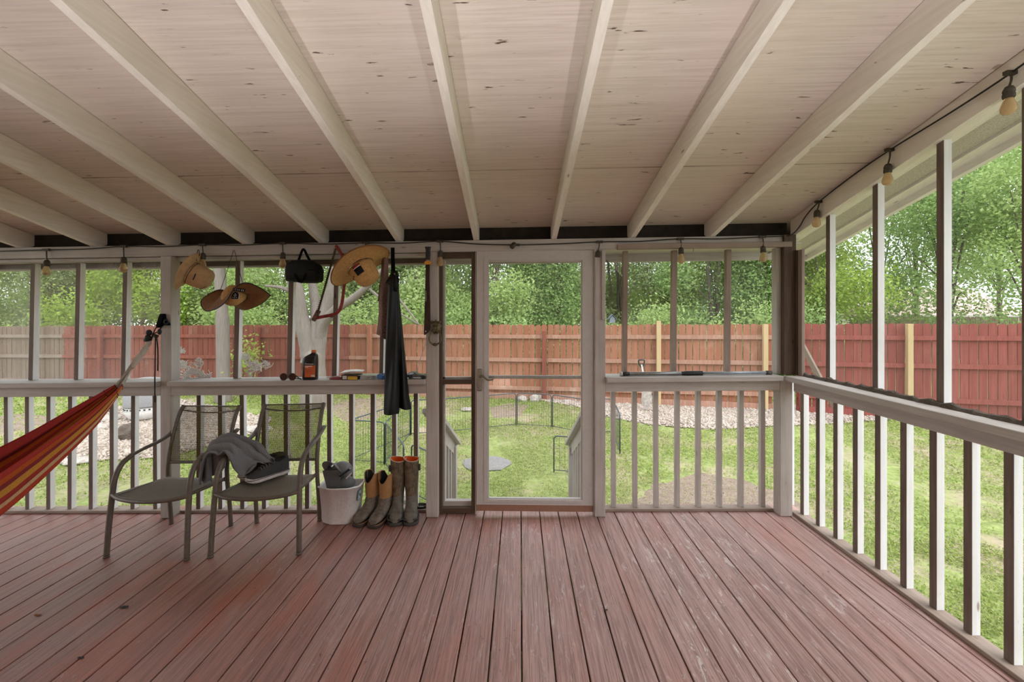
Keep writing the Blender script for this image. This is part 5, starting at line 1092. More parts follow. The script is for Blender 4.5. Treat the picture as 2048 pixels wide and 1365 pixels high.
# ---- patio chairs
def make_chair(front_l, front_r, rear_l, rear_r, label, group):
    fc, rc = (front_l+front_r)/2, (rear_l+rear_r)/2; c = (fc+rc)/2; yv = (rc-fc); yv.z = 0; dl = yv.length; yv.normalize(); xv = Vector((yv.y, -yv.x, 0)); hw = (front_r-front_l).length/2; hr = (rear_r-rear_l).length/2
    z0 = dz(c.x); c.z = z0
    ch = thing('patio_chair', c, label, 'chair', group)
    def W(x, y, z): p_ = c+xv*x+yv*y; return Vector((p_.x, p_.y, dz(p_.x)+z))
    f, r_ = -dl/2, dl/2; m = M['steel_brown']
    for s in (-1, 1):
        P = [W(s*hw, f, .0), W(s*hw*.985, f+.012, .20), W(s*hw*.965, f+.03, .40), W(s*hw*.955, f+.045, .50), W(s*hw*.94, f+.085, .575), W(s*hw*.92, f+.15, .612)]
        mb = MB(); mb.tube(cr(P, 5), [.0165]*26, 12, flat=1.0); mb.tube([W(s*hw, f, .001), W(s*hw, f, .012)], .018, 12); mb.build('front_leg', m, ch)
        mb = MB(); P = [W(s*hw*.92, f+.148, .612), W(s*hw*.90, f+.24, .632), W(s*hw*.885, r_-.10, .645), W(s*(hr+.012), r_-.02, .665), W(s*(hr+.014), r_+.05, .70)]
        mb.tube(cr(P, 5), [.0165]*5+[.019]*16, 12, flat=.55, up=(0,0,1)); mb.build('armrest', m, ch)
        mb = MB(); P = [W(s*hr, r_, 0), W(s*hr, r_-.012, .16), W(s*hr*.985, r_-.03, .34), W(s*hr*.98, r_-.03, .48), W(s*hr*.975, r_+.005, .66), W(s*hr*.97, r_+.055, .80), W(s*hr*.965, r_+.10, .865)]
        mb.tube(cr(P, 5), .0145, 12); mb.tube([W(s*hr, r_, .001), W(s*hr, r_, .012)], .016, 12); mb.build('rear_leg', m, ch)
    mb = MB(); P = [W(-hw*.965, f+.028, .395), W(-hw*.6, f-.012, .384), W(0, f-.03, .378), W(hw*.6, f-.012, .384), W(hw*.965, f+.028, .395)]
    mb.tube(cr(P, 6), .0135, 10); 
    mb.tube(cr([W(-hr*.985, r_-.05, .36), W(0, r_-.06, .352), W(hr*.985, r_-.05, .36)], 4), .012, 10); 
    for s in (-1, 1): mb.tube(cr([W(s*hw*.80, f+.0, .388), W(s*hw*.83, f+.2, .375), W(s*hr*.93, r_-.05, .36)], 4), .012, 8); mb.tube([W(s*hr*.93, r_-.06, .36), W(s*hr*.99, r_-.03, .375)], .011, 8)
    mb.build('seat_frame', m, ch)
    mb = MB(); G = []
    for i in range(13):
        t = i/12; row = []
        for j in range(15):
            q = j/14*2-1; w = lerp(hw*.93, hr*.95, t); yf = f+.026-.058*(1-q*q)
            y = lerp(yf, r_-.06, t); z = lerp(.396-.012*(1-q*q), .372, t)-.022*math.sin(math.pi*t)*(1-q*q)
            row.append(W(q*w, y, z))
        G.append(row)
    mb.grid(G); mb.build('seat', M['sling_seat'], ch, solid=.004)
    mb = MB(); G = []
    for i in range(13):
        t = i/12; z = lerp(.475, .862, t); yb_ = r_-.03 if t < .2 else lerp(r_-.03, r_+.10, ((t-.2)/.8)**1.4); row = []
        for j in range(13): q = j/12*2-1; row.append(W(q*hr*.965, yb_+.018*(1-q*q), z-(.006*(1-q*q) if i == 12 else 0)))
        G.append(row)
    mb.grid(G); mb.build('back_sling', M['sling_back'], ch)
    mb = MB(); mb.tube(cr([W(-hr*.97, r_-.027, .472), W(0, r_-.012, .470), W(hr*.97, r_-.027, .472)], 5), .011, 8); mb.build('lower_back_bar', m, ch)
    mb = MB(); mb.tube(cr([W(-hr*.97, r_+.075, .838), W(-hr*.5, r_+.092, .818), W(0, r_+.095, .812), W(hr*.5, r_+.092, .818), W(hr*.97, r_+.075, .838)], 5), .006, 6); mb.tube(cr([W(-hr*.965, r_+.10, .862), W(0, r_+.115, .858), W(hr*.965, r_+.10, .862)], 5), .005, 6); mb.build('sling_hem', m, ch)
    return ch, W
c1, W1 = make_chair(pf(208,1118), pf(377,1118), pf(340,1050), pf(464,1050), 'bronze patio chair with an empty mesh seat beside the hammock', 'bronze patio chairs')
c2, W2 = make_chair(pf(425,1112), pf(595,1112), pf(515,1045), pf(638,1043), 'bronze patio chair holding the sneakers and part of the grey towel', 'bronze patio chairs')
# ---- towel over the two arms
t = NT('grey terry towel'); v_ = t.coord(); n_ = t.noise(v_, 260, 4, .7); t.color(t.ramp(n_, [(.3, (.155,.155,.165)), (.7, (.35,.345,.36))])); t.rough(.95); t.bump(n_, .9, .006); t.b.inputs['Specular IOR Level'].default_value = .1; M['towel'] = t.m
rows = [
 ((399,968,2.76),(402,945,2.74),(409,922,2.73),(420,910,2.72),(432,912,2.72),(440,915,2.72),(450,907,2.72),(458,912,2.72),(464,928,2.74),(472,945,2.79),(484,955,2.83),(494,951,2.85),(506,935,2.86)),
 ((402,962,2.80),(406,935,2.79),(413,912,2.78),(424,902,2.77),(438,900,2.77),(447,900,2.77),(458,896,2.77),(468,904,2.77),(476,918,2.79),(486,931,2.83),(496,936,2.86),(506,932,2.875),(515,925,2.885)),
 ((405,950,2.86),(410,925,2.85),(418,902,2.84),(430,893,2.83),(444,891,2.83),(456,889,2.83),(468,890,2.83),(479,897,2.83),(488,908,2.85),(498,917,2.87),(507,922,2.89),(517,923,2.90),(528,925,2.91)),
 ((408,945,2.93),(413,918,2.92),(422,893,2.91),(436,884,2.90),(450,882,2.90),(462,880,2.90),(475,882,2.90),(487,889,2.90),(498,898,2.90),(509,907,2.91),(519,914,2.92),(530,920,2.93),(542,926,2.94)),
 ((412,942,2.99),(417,912,2.98),(428,888,2.97),(442,877,2.96),(456,875,2.96),(468,874,2.96),(482,877,2.96),(495,883,2.96),(507,889,2.96),(518,897,2.95),(529,907,2.96),(541,918,2.97),(556,928,2.98)),
 ((420,940,3.03),(426,908,3.02),(437,884,3.01),(450,874,3.00),(462,872,3.00),(474,871,3.00),(488,875,3.00),(501,880,3.00),(513,884,3.00),(524,890,2.99),(532,902,3.0),(544,916,3.01),(562,928,3.02))]
mb = MB(); G = [cr([px(*p_) for p_ in r_], 6) for r_ in rows]; G = list(zip(*[cr(list(c_), 7) for c_ in zip(*G)])); G = [list(r_) for r_ in G]
nr = len(G); nc = len(G[0])
for i in range(nr):
    for j in range(nc):
        p_ = G[i][j]; ph = j/nc*14+i/nr*1.2
        p_ += Vector((0, -.030, .048))*((abs(math.sin(i/nr*11.5+j/nc*2.2+.5*math.sin(j/nc*5)))-.55)*math.sin(math.pi*min(1, j/nc*.95+.05))**.5) + Vector((.004,.004,.008))*noise.noise(p_*14)
mb.grid(G); tw = mb.build('towel', M['towel'], solid=.012); tag(tw, 'grey terry towel draped over the arms between the two patio chairs', 'towel')
# hanging end of the towel between the arms
mb = MB(); G = []
for i in range(13):
    a = i/12; row = []
    for j in range(9):
        q = j/8; u = lerp(407, 453, a)+3*math.sin(a*9+q*2); v = lerp(906, lerp(958, 946, a)-22*abs(a-.45), q); row.append(px(u, v, 2.86+.05*math.sin(a*7+.5)+.02*q))
    G.append(row)
mb.grid(G); mb.grid([[px(lerp(404,424,i/6), lerp(962,966,i/6)-lerp(0,55,j/6)+4*math.sin(i), 2.80+.02*math.sin(i*1.4)) for j in range(7)] for i in range(7)])
o = mb.build('towel_end', M['towel'], tw, solid=.010)
# ---- sneakers
def sneaker(toe, heel, label, tagged):
    toe, heel = Vector(toe), Vector(heel); d = heel-toe; L_ = d.length; yv = d.normalized(); xv = Vector((yv.y, -yv.x, 0)).normalized(); zv = xv.cross(yv); zv = zv if zv.z > 0 else -zv
    s = thing('sneaker', toe.lerp(heel, .5), label, 'shoe', 'grey canvas sneakers on the chair seat')
    def Wp(x, y, z): return toe+yv*(y*L_)+xv*x+zv*z
    prof = [(.0,.018),(.03,.034),(.10,.046),(.2,.050),(.32,.049),(.5,.042),(.7,.037),(.86,.036),(.95,.030),(1.0,.016)]
    def ring(z, k=1.0, o=0):
        A = [Wp(-w*k, lerp(.5, y, k), z+.010*max(0, .22-y)*4*0+(.012*(1-y/.2)**2 if y < .2 else 0)) for y, w in prof]; B = [Wp(w*k, lerp(.5, y, k), z+(.012*(1-y/.2)**2 if y < .2 else 0)) for y, w in prof[::-1]]; return A+B
    mb = MB(); mb.loft([ring(.0, .97), ring(.004, 1), ring(.024, 1.0), ring(.027, .97)]); mb.build('sole', plain('off white rubber sole', (.62,.57,.55), .6, var=.15), s)
    mb = MB(); rings = []
    for y, w, h, z0 in ((.015,.012,.012,.030),(.05,.030,.024,.028),(.12,.040,.036,.026),(.22,.045,.044,.025),(.34,.045,.058,.025),(.48,.040,.080,.025),(.60,.036,.090,.025),(.74,.034,.084,.025),(.88,.033,.088,.025),(.97,.025,.094,.026),(.99,.012,.090,.028)):
        rings.append([Wp(w*math.copysign(abs(math.cos(a))**.8, math.cos(a)), y, z0+h*(math.sin(a))**.75) for a in (math.pi*i/12 for i in range(13))])
    mb.loft(rings, 0, (False, False), True, False); mb.build('upper', plain('charcoal canvas', (.045,.047,.047), .85, var=.2, scale=220, bump=.3), s)
    mb = MB(); mb.loft([[Wp(.026*k*math.cos(a), .76+.16*k*math.sin(a), z) for a in (6.2832*i/16 for i in range(16))] for k, z in ((1.0, .114), (1.05, .119), (.9, .122), (.75, .108), (.6, .07))], 0, (False, True)); mb.build('collar', plain('dark shoe lining', (.015,.015,.016), .9), s)
    mb = MB()
    for k in range(6):
        y = .30+.058*k; zt = .086+.008*k-.004; w = .026-.001*k
        mb.tube(cr([Wp(-w-.004, y+.01, zt-.018), Wp(-w*.5, y, zt+.003), Wp(w*.5, y+.015, zt+.003), Wp(w+.004, y+.03, zt-.018)], 4), .0042, 6)
    mb.tube(cr([Wp(0,.6,.117), Wp(.03,.55,.120), Wp(.045,.58,.10), Wp(.01,.62,.118)], 4), .003, 5); mb.tube(cr([Wp(0,.6,.117), Wp(-.03,.55,.120), Wp(-.05,.50,.095)], 4), .003, 5)
    mb.build('laces', plain('grey laces', (.10,.095,.095), .85), s)
    mb = MB(); mb.tube([Wp(w*1.02, y, .024) for y, w in prof], .0022, 5); mb.tube([Wp(-w*1.02, y, .024) for y, w in prof], .0022, 5); mb.build('sole_piping', M['black'], s)
    if tagged: mb = MB(); mb.grid([[Wp(-.012+.024*i/2, 1.0, .10+.026*j/2)+yv*(.010+.010*j/2) for j in range(3)] for i in range(3)]); mb.build('heel_tab', M['pale'], s, solid=.002)
    return s
def on2(x, y): return W2(x, y, .386)
def seat_pt(u, v, h):
    d = ray(u, v); k = (h-H)/(d.z-SH*d.x); return Vector((d.x*k, d.y*k, H+d.z*k))
ta, ha = seat_pt(492, 969, .392), seat_pt(562, 948, .392); ha = ta+(ha-ta).normalized()*.285
sneaker(ta, ha, 'front grey sneaker with black laces lying on the right chair seat', True)
sneaker(ta+Vector((-.095, .062, .0)), ha+Vector((-.075, .10, -.0)), 'rear grey sneaker tucked under the towel on the right chair seat', False)
# ---- hammock
A0 = px(327, 646, YP-.02); hm = thing('hammock', (A0.x, A0.y, A0.z), 'striped red, orange and yellow cloth hammock tied to the left porch post', 'hammock')
ctr = cr([px(238, 774, 2.84), px(214, 797, 2.72), px(170, 835, 2.55), px(110, 882, 2.36), px(40, 932, 2.18), px(-40, 985, 2.0), px(-160, 1055, 1.75), px(-330, 1120, 1.45), Vector((-2.42, .95, .72)), Vector((-2.50, .45, .98)), Vector((-2.54, .12, 1.28))], 7)
hs = [px(238, 774, 2.84)]; wid = [.030, .062, .105, .135, .165, .195, .22, .22, .18, .11, .03]; n_ = len(ctr); G = []
def wd_(t): k = t*(len(wid)-1); i = min(int(k), len(wid)-2); return lerp(wid[i], wid[i+1], k-i)
for i, p_ in enumerate(ctr):
    t = i/(n_-1); tg = (ctr[min(i+1, n_-1)]-ctr[max(i-1, 0)]).normalized(); up = Vector((0,0,1)); nrm = (up-tg*up.dot(tg)).normalized(); sd_ = tg.cross(nrm).normalized(); w = wd_(t); row = []
    m = 120
    for j in range(m+1):
        q = j/m; a = -math.pi*.10+q*math.pi*1.20; fold = .30*math.sin(q*math.pi*15+t*1.3)+.17*math.sin(q*33*1.7+2*t+1)
        r_ = w*(1+.42*fold*(1.0-.35*t)); c_, s__ = math.cos(a), math.sin(a)
        row.append(p_+sd_*(r_*c_*.62)-nrm*(r_*s__*.95-.25*w)+Vector((0,0,.004*noise.noise((q*9, t*6, 1)))))
    G.append(row)
mb = MB(); mb.grid(G)
cols = [(.34,.035,.03),(.34,.035,.03),(.22,.03,.035),(.50,.10,.02),(.36,.04,.03),(.52,.24,.035),(.30,.03,.035),(.30,.03,.035),(.55,.28,.05),(.40,.045,.03),(.20,.03,.035),(.50,.11,.02),(.36,.04,.035),(.36,.04,.035),(.54,.26,.05),(.26,.035,.035),(.44,.06,.03),(.60,.38,.20),(.34,.035,.035),(.34,.04,.03),(.52,.24,.04),(.24,.035,.04),(.50,.10,.02),(.36,.04,.03)]
hmats = {}; ml = []
for c_ in cols:
    if c_ not in hmats: hmats[c_] = len(ml); ml.append(plain('woven cotton stripe', c_, .9, var=.14, scale=160, bump=.25, spec=.15))
k = 0
for i in range(len(mb.f)):
    j = i % 120; mb.m[i] = hmats[cols[int(j/120*len(cols))]]
mb.build('cloth', ml, hm, solid=.002)
# end border of the cloth
def rim_pts(i, off=1.02): p0 = ctr[i]; return [p0+(q-p0)*off for q in G[i]]
mb = MB(); mb.tube(rim_pts(5), .0035, 5); mb.tube(rim_pts(0), .0045, 5); mb.build('border_cord', plain('dark red cord', (.17,.02,.025), .8), hm)
M['rope'] = plain('off white cotton cord', (.50,.45,.39), .9, var=.2, scale=120, bump=.4)
E = px(300, 684, 3.06); mb = MB()
for k in range(15):
    j = int(k/14*120); b = G[0][j]; m1 = b.lerp(E, .45)+(px(262, 735, 2.95)-b.lerp(E, .45))*.75; ang = k*.9
    mb.tube(cr([b, m1+Vector((.010*math.cos(ang), .006*math.sin(ang*2), .010*math.sin(ang))), E.lerp(b, .12)+Vector((.016*math.cos(ang), .012*math.sin(ang), .016*math.sin(ang))), E+Vector((.006*math.cos(ang), .006*math.sin(ang), 0))], 6), .0045, 5)
E2 = Vector((-2.58, -.48, 1.80))
for k in range(9):
    b = G[-1][int(k/8*120)]; mb.tube(cr([b, b.lerp(E2, .5)+Vector((.008*math.cos(k), 0, .008*math.sin(k))), E2], 4), .0045, 5)
mb.tube([E2, (E2.x, YB+.02, E2.z+.03)], .012, 8)
mb.build('end_cords', M['rope'], hm)
ctr2 = [E.lerp(px(238, 774, 2.84), t) for t in (-.02, .06, .2, .4, .6)]; mb = MB(); mb.tube(cr(ctr2, 5), [.009]*3+[.016]*5+[.020]*5+[.016]*5+[.012]*3, 12); mb.build('wrapped_cords', M['rope'], hm)
bb = MB(); ls = YP-.012
bb.tube(cr([px(300, 684, 3.06), px(303, 676, 3.07), px(306, 668, 3.08), px(312, 656, 3.10), px(318, 647, ls)], 5), .004, 6); bb.tube(cr([px(302, 682, 3.06), px(308, 668, 3.07), px(316, 664, 3.08), px(322, 655, ls), px(320, 648, ls)], 5), .0045, 6)
bb.tube(cr([px(305, 668, 3.06), px(311, 670, 3.06), px(318, 672, 3.07)], 4), .004, 6); bb.build('knotted_cord', M['cord'], hm)
for k, (u, v, r_, sc) in enumerate(((298,666,.020,(1,1,1.2)),(296,676,.022,(.9,1,1.1)),(294,681,.018,(1.4,1,.7)),(312,673,.014,(1.2,1,1)),(319,664,.014,(1,1,1.6)))):
    mb = MB(); mb.ball(px(u, v, 3.055), r_, 8, sc=sc); mb.build('knot', M['cord'], hm)
mb = MB(); mb.tube(cr([px(311, 675, 3.06), px(310.5, 700, 3.07), px(310, 740, 3.08), px(309.5, 775, 3.085), px(310, 805, 3.09)], 5), .0045, 6); mb.tube(cr([px(313, 675, 3.06), px(315, 690, 3.07), px(316, 715, 3.08), px(315.5, 742, 3.09)], 5), .0045, 6); mb.build('hanging_cord_ends', M['cord'], hm)
mb = MB(); mb.loft([[px(u+dx, v, YP-.003)+Vector((0, dy, 0)) for dx, dy in ((-w,0),(-w*.6,-.028),(w*.6,-.028),(w,0))] for u, v, w in ((328,628,4),(327,634,6.5),(325,643,7.5),(322,650,7),(320,656,3))], 0, (True, True), False); mb.loft([[px(u, v, YP-.004)+Vector((0, dy, 0)) for u, v in ((332,636),(334,637),(342,649),(341,651),(330,651),(327,645))] for dy in (0, -.014)], 0, (True, True), False); mb.build('wall_strap', M['nylon'], hm, bevel=.003)
mb = MB(); mb.tube(cr([px(329, 641, YP-.034), px(334, 640, YP-.036), px(337, 645, YP-.034), px(332, 649, YP-.034), px(328, 646, YP-.036), px(329, 641, YP-.034)], 4), .0035, 7); mb.build('carabiner', M['black'], hm)
# ---- white bin with grey scoop
bc = pf(681, 1052); bc = Vector((px(681, 1000, 3.10).x, 3.115, 0)); bc.z = dz(bc.x)+.001
bn = thing('bin', bc, 'small speckled white plastic bin beside the right patio chair', 'bin')
def rr(w0, w1, d, z, oy=0, r_=.03):
    P = [(-w0, -d*.62), (-w0*.3, -d-.008), (w0*.55, -d*.98), (w1, -d*.45), (w1, d), (-w0, d)]; out = []
    for i in range(len(P)):
        a, b, c_ = Vector(P[i-1]), Vector(P[i]), Vector(P[(i+1) % len(P)])
        for t in (0, .5, 1):
            q1 = b+(a-b).normalized()*r_*.5; q2 = b+(c_-b).normalized()*r_*.5; q = q1.lerp(b, t*2).lerp(q2, 0) if False else (q1*(1-t)**2+b*2*t*(1-t)+q2*t*t); out.append(bc+Vector((q.x, q.y+oy, z)))
    return out
mb = MB(); mb.loft([rr(.120,.118,.078,0), rr(.124,.122,.080,.01), rr(.148,.146,.088,.262), rr(.158,.156,.094,.264), rr(.160,.158,.095,.272), rr(.150,.148,.088,.274), rr(.143,.141,.083,.258), rr(.118,.116,.074,.015)], 0, (True, True)); mb.build('body', plain('speckled white plastic', (.74,.705,.69), .55, var=.1, scale=70), bn)
mb = MB(); q = bc+Vector((.1455,-.022,.20)); mb.obox(q, .002, .055, .075, Matrix.Rotation(.09, 3, 'Y')); mb.obox(q+Vector((.0016,0,0)), .002, .044, .062, Matrix.Rotation(.09, 3, 'Y'), 1)
for k in range(3): mb.obox(q+Vector((.003+.0016*k*0,-.01+.012*k,.012-.01*k)), .002, .010, .02, Matrix.Rotation(.09, 3, 'Y'), 0)
mb.build('sticker', [plain('dark teal print', (.06,.13,.16), .5), plain('pale blue sticker', (.50,.62,.66), .5)], bn)
gp = plain('grey plastic', (.10,.105,.11), .5, var=.1); gp2 = plain('lighter grey plastic', (.17,.175,.18), .45, var=.1)
Ysc = 3.07; sp = thing('scoop', px(668, 960, Ysc), 'grey boxy plastic scoop standing upright in the white bin', 'scoop')
mb = MB(); f_ = [px(u, v, Ysc) for u, v in ((645,943),(676,941),(684,985),(656,985))]; b_ = [p_+Vector((.012,.085,.0)) for p_ in f_]
mb.loft([f_, b_], 0, (True, False), False); mb.build('box', gp, sp, solid=.004, bevel=.002)
mb = MB(); mb.grid([[px(u, v, Y) for u, v, Y in r_] for r_ in (((643,925,3.10),(652,923,3.07),(662,924,3.06),(672,934,3.06),(680,945,3.07)), ((645,935,3.12),(655,930,3.10),(668,926,3.11),(680,935,3.11),(688,948,3.12)), ((650,944,3.16),(660,935,3.15),(672,922,3.16),(686,930,3.16),(694,945,3.16)))]); mb.build('hood', gp2, sp, solid=.004, sub=1)
def dome2(c_, r_, nrm, name, mat, par):
    R = hat_frame(nrm, (0,0,1)); mb = MB(); mb.lathe([(r_, 0), (r_*.97, .010), (r_*.8, .028), (r_*.4, .042), (.004, .046)], c_, R, 28, 0, (False, True)); return mb.build(name, mat, par, solid=.004)
dome2(px(684, 942, 3.14), .075, (.3,-1,-.1), 'back_plate', gp2, sp)
Ysd = 3.09; sd2 = thing('pan', px(695, 960, Ysd), 'round grey pan with a black handle leaning in the white bin', 'pan')
dome2(px(694, 966, 3.11), .058, (.25,-1,-.25), 'pan_plate', gp, sd2)
mb = MB(); P = [px(680, 953, 3.045), px(688, 947, 3.045), px(696, 941, 3.05), px(702, 936.5, 3.055)]; mb.tube(cr(P, 4), [.013]*5+[.014]*4+[.0155]*4, 12, flat=.7); mb.build('handle', M['black'], sd2)
mb = MB(); q = px(700.5, 937.5, 3.037); mb.lathe([(.008, 0), (.008, .002)], q, Matrix.Rotation(math.pi/2, 3, 'X'), 12); mb.build('hanging_hole', M['pale'], sd2)
mb = MB(); mb.bar(px(692, 958, 3.05), px(703, 947, 3.055), .004, .010); mb.build('rim_edge', M['pale'], sd2)
# ---- boots
def ringloft(mb, rings, n=20, cap=(True, False), mi=0, last=None):
    L = []
    for i, (c_, ax, rx, ry, fw) in enumerate(rings):
        c_ = Vector(c_); ax = Vector(ax).normalized(); f_ = Vector(fw); x = f_.cross(ax).normalized(); y = ax.cross(x).normalized()
        L.append([c_+x*(rx*math.cos(a))+y*(ry*math.sin(a))+(last(a) if last and i == len(rings)-1 else Vector((0,0,0))) for a in (6.2832*j/n for j in range(n))])
    mb.loft(L, mi, cap); return L
def boot(toe, heel, hgt, r_top, label, name, group, mats, cowboy):
    toe, heel = Vector(toe), Vector(heel); toe.z = dz(toe.x); heel.z = dz(heel.x); d = (heel-toe).normalized(); L_ = (heel-toe).length; x = Vector((-d.y, d.x, 0)); up = Vector((0,0,1))
    t = thing(name, toe.lerp(heel, .5), label, 'boot', group)
    def Wp(a, y, z): return toe+d*(y*L_)+x*a+up*z
    prof = [(.0,.022),(.03,.037),(.10,.046),(.22,.050),(.38,.046),(.55,.036),(.72,.034),(.88,.035),(.97,.028),(1.0,.014)] if cowboy else [(.0,.020),(.04,.040),(.12,.052),(.25,.056),(.40,.050),(.55,.042),(.72,.040),(.88,.041),(.97,.033),(1.0,.016)]
    def ring(z, k): return [Wp(-w*k, .5+(y-.5)*lerp(1, k, .3), z) for y, w in prof]+[Wp(w*k, .5+(y-.5)*lerp(1, k, .3), z) for y, w in prof[::-1]]
    mb = MB(); mb.loft([ring(.001, 1), ring(.006, 1.06), ring(.022, 1.06), ring(.026, 1.0)]); 
    mb.build('sole', mats[2], t)
    ax = Vector((0,0,1))
    a_c = .70; foot = [(Wp(0,.015,.035), -d, .020, .010), (Wp(0,.06,.044), -d, .038, .020), (Wp(0,.16,.052), -d, .047, .029), (Wp(0,.30,.060), -d, .050, .037), (Wp(0,.42,.072), -d+up*-.0, .046, .048)]
    # foot part then bend into the shaft
    R_ = []
    for c_, n_, rx, ry in foot: R_.append((c_, d, rx, ry, up))
    R_.append((Wp(0,.56,.085), d*.9+up*.45, .043, .064, up)); R_.append((Wp(0,.66,.115), d*.55+up*.85, .042, .070, up*1-d*.6)); 
    vamp_top = .165 if cowboy else .17
    R_.append((Wp(0,.71,vamp_top), up, .044, .062, -d))
    S_ = [(Wp(0,.71,vamp_top), up, .044, .062, -d)]
    for k in range(1, 7):
        q = k/6; S_.append((Wp(0,.71-.02*q,lerp(vamp_top, hgt, q)), up, lerp(.046, r_top, q**.7), lerp(.062, r_top*1.05, q), -d))
    def mk(rs, flip=False):
        Ls = []
        for c_, axn, rx, ry, fw in rs:
            axn = axn.normalized(); xx = x; yy = axn.cross(xx).normalized(); Ls.append([c_+xx*(rx*math.cos(a))+yy*(ry*math.sin(a)) for a in (6.2832*j/28 for j in range(28))])
        return Ls
    F_ = mk(R_); 
    for l in F_:
        for p_ in l: p_.z = max(p_.z, dz(p_.x)+.024)
    mb = MB(); mb.loft(F_, 0, (True, False)); mb.build('foot', mats[0], t)
    Sh = mk(S_)
    def dip(a):        # a: angle round the top, front and back low notches on a western boot
        f_ = abs(math.sin(a)); return (-.062*max(0, (f_-.62)/.38)**1.0+.012*(1-f_)) if cowboy else -.012*abs(math.sin(a))+.008*math.cos(a*1)
    for i in range(3, 7):
        k = (i-2)/4
        for j, p_ in enumerate(Sh[i]): p_.z += dip(6.2832*j/28)*k
    mb = MB(); mb.loft(Sh, 0, (False, False)); mb.build('shaft', mats[1], t)
    In = [[c_0+(p_-c_0)*.93 for p_ in l] for l, c_0 in ((l, sum(l, Vector())/28) for l in Sh[2:])]
    mb = MB(); mb.loft(In, 0, (True, False)); mb.build('lining', mats[3], t)
    mb = MB(); mb.tube(Sh[-1]+[Sh[-1][0]], .0032 if cowboy else .0042, 6); mb.build('top_edge', mats[4], t)
    if cowboy:
        mb = MB(); mb.loft([ring(.0265, .9)[4:6]+ring(.0265, .9)[14:16]]*1+[], 0, (False, False)) if False else None
        mb = MB()
        for s in (-1, 1):
            for k in range(3):
                P = []
                for m in range(15):
                    q = m/14; zz = lerp(.18, hgt-.06, q); an = -math.pi/2+s*(.25+.22*k+.16*math.sin(q*11+k*1.3)); i = (zz-vamp_top)/(hgt-vamp_top); rx = lerp(.046, r_top, max(i, 0)**.7); ry = lerp(.062, r_top*1.05, max(i, 0))
                    P.append(Wp(rx*1.012*math.cos(an), .71-.02*i, zz)+up.cross(x)*(ry*1.012*math.sin(an)))
                mb.tube(P, .0015, 4, cap=False)
        mb.build('stitching', mats[5], t)
        for s in (-1, 1):
            mb = MB(); P = [Wp(s*r_top*1.01, .69-.0, hgt+.012), Wp(s*r_top*1.05, .69, hgt-.012), Wp(s*r_top*1.06, .69, hgt-.05)]; mb.tube(cr(P, 4), .012, 6, flat=.3, up=d); mb.build('pull_strap', mats[1], t)
        mb = MB(); mb.tube([Wp(w*1.03, y, .028) for y, w in prof], .0025, 5); mb.tube([Wp(-w*1.03, y, .028) for y, w in prof], .0025, 5); mb.build('welt', mats[4], t)
    else:
        mb = MB(); mb.tube([Wp(w*1.05, y, .034+.012*(1-y)) for y, w in prof[:6]], .006, 6); mb.tube([Wp(-w*1.05, y, .034+.012*(1-y)) for y, w in prof[:6]], .006, 6); mb.build('toe_bumper', mats[2], t)
        mb = MB(); q = Wp(-r_top*1.02 if label.startswith('right') else r_top*1.02, .60, hgt-.07); mb.obox(q, .016, .012, .05); mb.build('side_buckle', mats[2], t, bevel=.003)
    return t
t = NT('scuffed grey brown leather'); v_ = t.coord(); n_ = t.noise(v_, 26, 6, .7); n2 = t.noise(v_, 130, 3); t.color(t.mix(t.ramp(n_, [(.35, 0), (.7, 1)]), (.085,.065,.05), (.25,.21,.17))); t.rough(.75); t.bump(n2, .5, .003); M['scuff'] = t.m
M['tanleather'] = plain('tan leather', (.36,.19,.075), .55, var=.2, scale=22, bump=.15)
bsole = plain('dark boot sole', (.045,.034,.028), .7); bl2 = plain('black boot lining', (.012,.011,.011), .8); tedge = plain('orange tan edge', (.34,.16,.06), .6); stm = plain('dark brown stitching', (.12,.05,.02), .7)
cmats = (M['scuff'], M['tanleather'], bsole, bl2, tedge, stm)
def bootpos(u, v, ang, L_=.285): p_ = pf(u, v+4); p_.y -= .012; return p_, p_+Vector((math.sin(ang), math.cos(ang), 0))*L_
a, b = bootpos(712, 1050, .38, .262); boot(a, b, .335, .058, 'left tan and grey cowboy boot, next to the white bin', 'cowboy_boot', 'cowboy boots', cmats, True)
a, b = bootpos(744, 1053, .30, .262); boot(a, b, .335, .058, 'right tan and grey cowboy boot, next to the tall rubber boots', 'cowboy_boot', 'cowboy boots', cmats, True)
t = NT('muddy camouflage rubber'); v_ = t.coord((1,1,.6)); n_ = t.noise(v_, 30, 6, .75, .8); n2 = t.noise(v_, 12, 4); c_ = t.ramp(n_, [(.32, (.03,.022,.015)), (.48, (.10,.07,.038)), (.6, (.20,.15,.09)), (.72, (.09,.075,.05))]); t.color(t.mix(t.ramp(n2, [(.45, 0), (.7, .6)]), c_, (.16,.13,.095))); t.rough(.6); t.bump(n_, .4, .003); M['camo'] = t.m
t = NT('dusty rubber foot'); v_ = t.coord(); n_ = t.noise(v_, 24, 5, .7); t.color(t.ramp(n_, [(.3, (.06,.055,.045)), (.7, (.19,.17,.14))])); t.rough(.7); M['dusty'] = t.m
rm = (M['dusty'], M['camo'], plain('dark dusty rubber sole', (.05,.047,.042), .75), plain('bright orange lining', (.72,.12,.01), .6), plain('pale boot rim', (.40,.30,.22), .6))
a, b = bootpos(791, 1049, -.16, .250); boot(a, b, .445, .058, 'left tall camouflage rubber boot with orange lining, next to the cowboy boots', 'rubber_boot', 'rubber boots', rm, False)
a, b = bootpos(822, 1048, -.22, .250); boot(a, b, .445, .058, 'right tall camouflage rubber boot with orange lining, next to the white post', 'rubber_boot', 'rubber boots', rm, False)
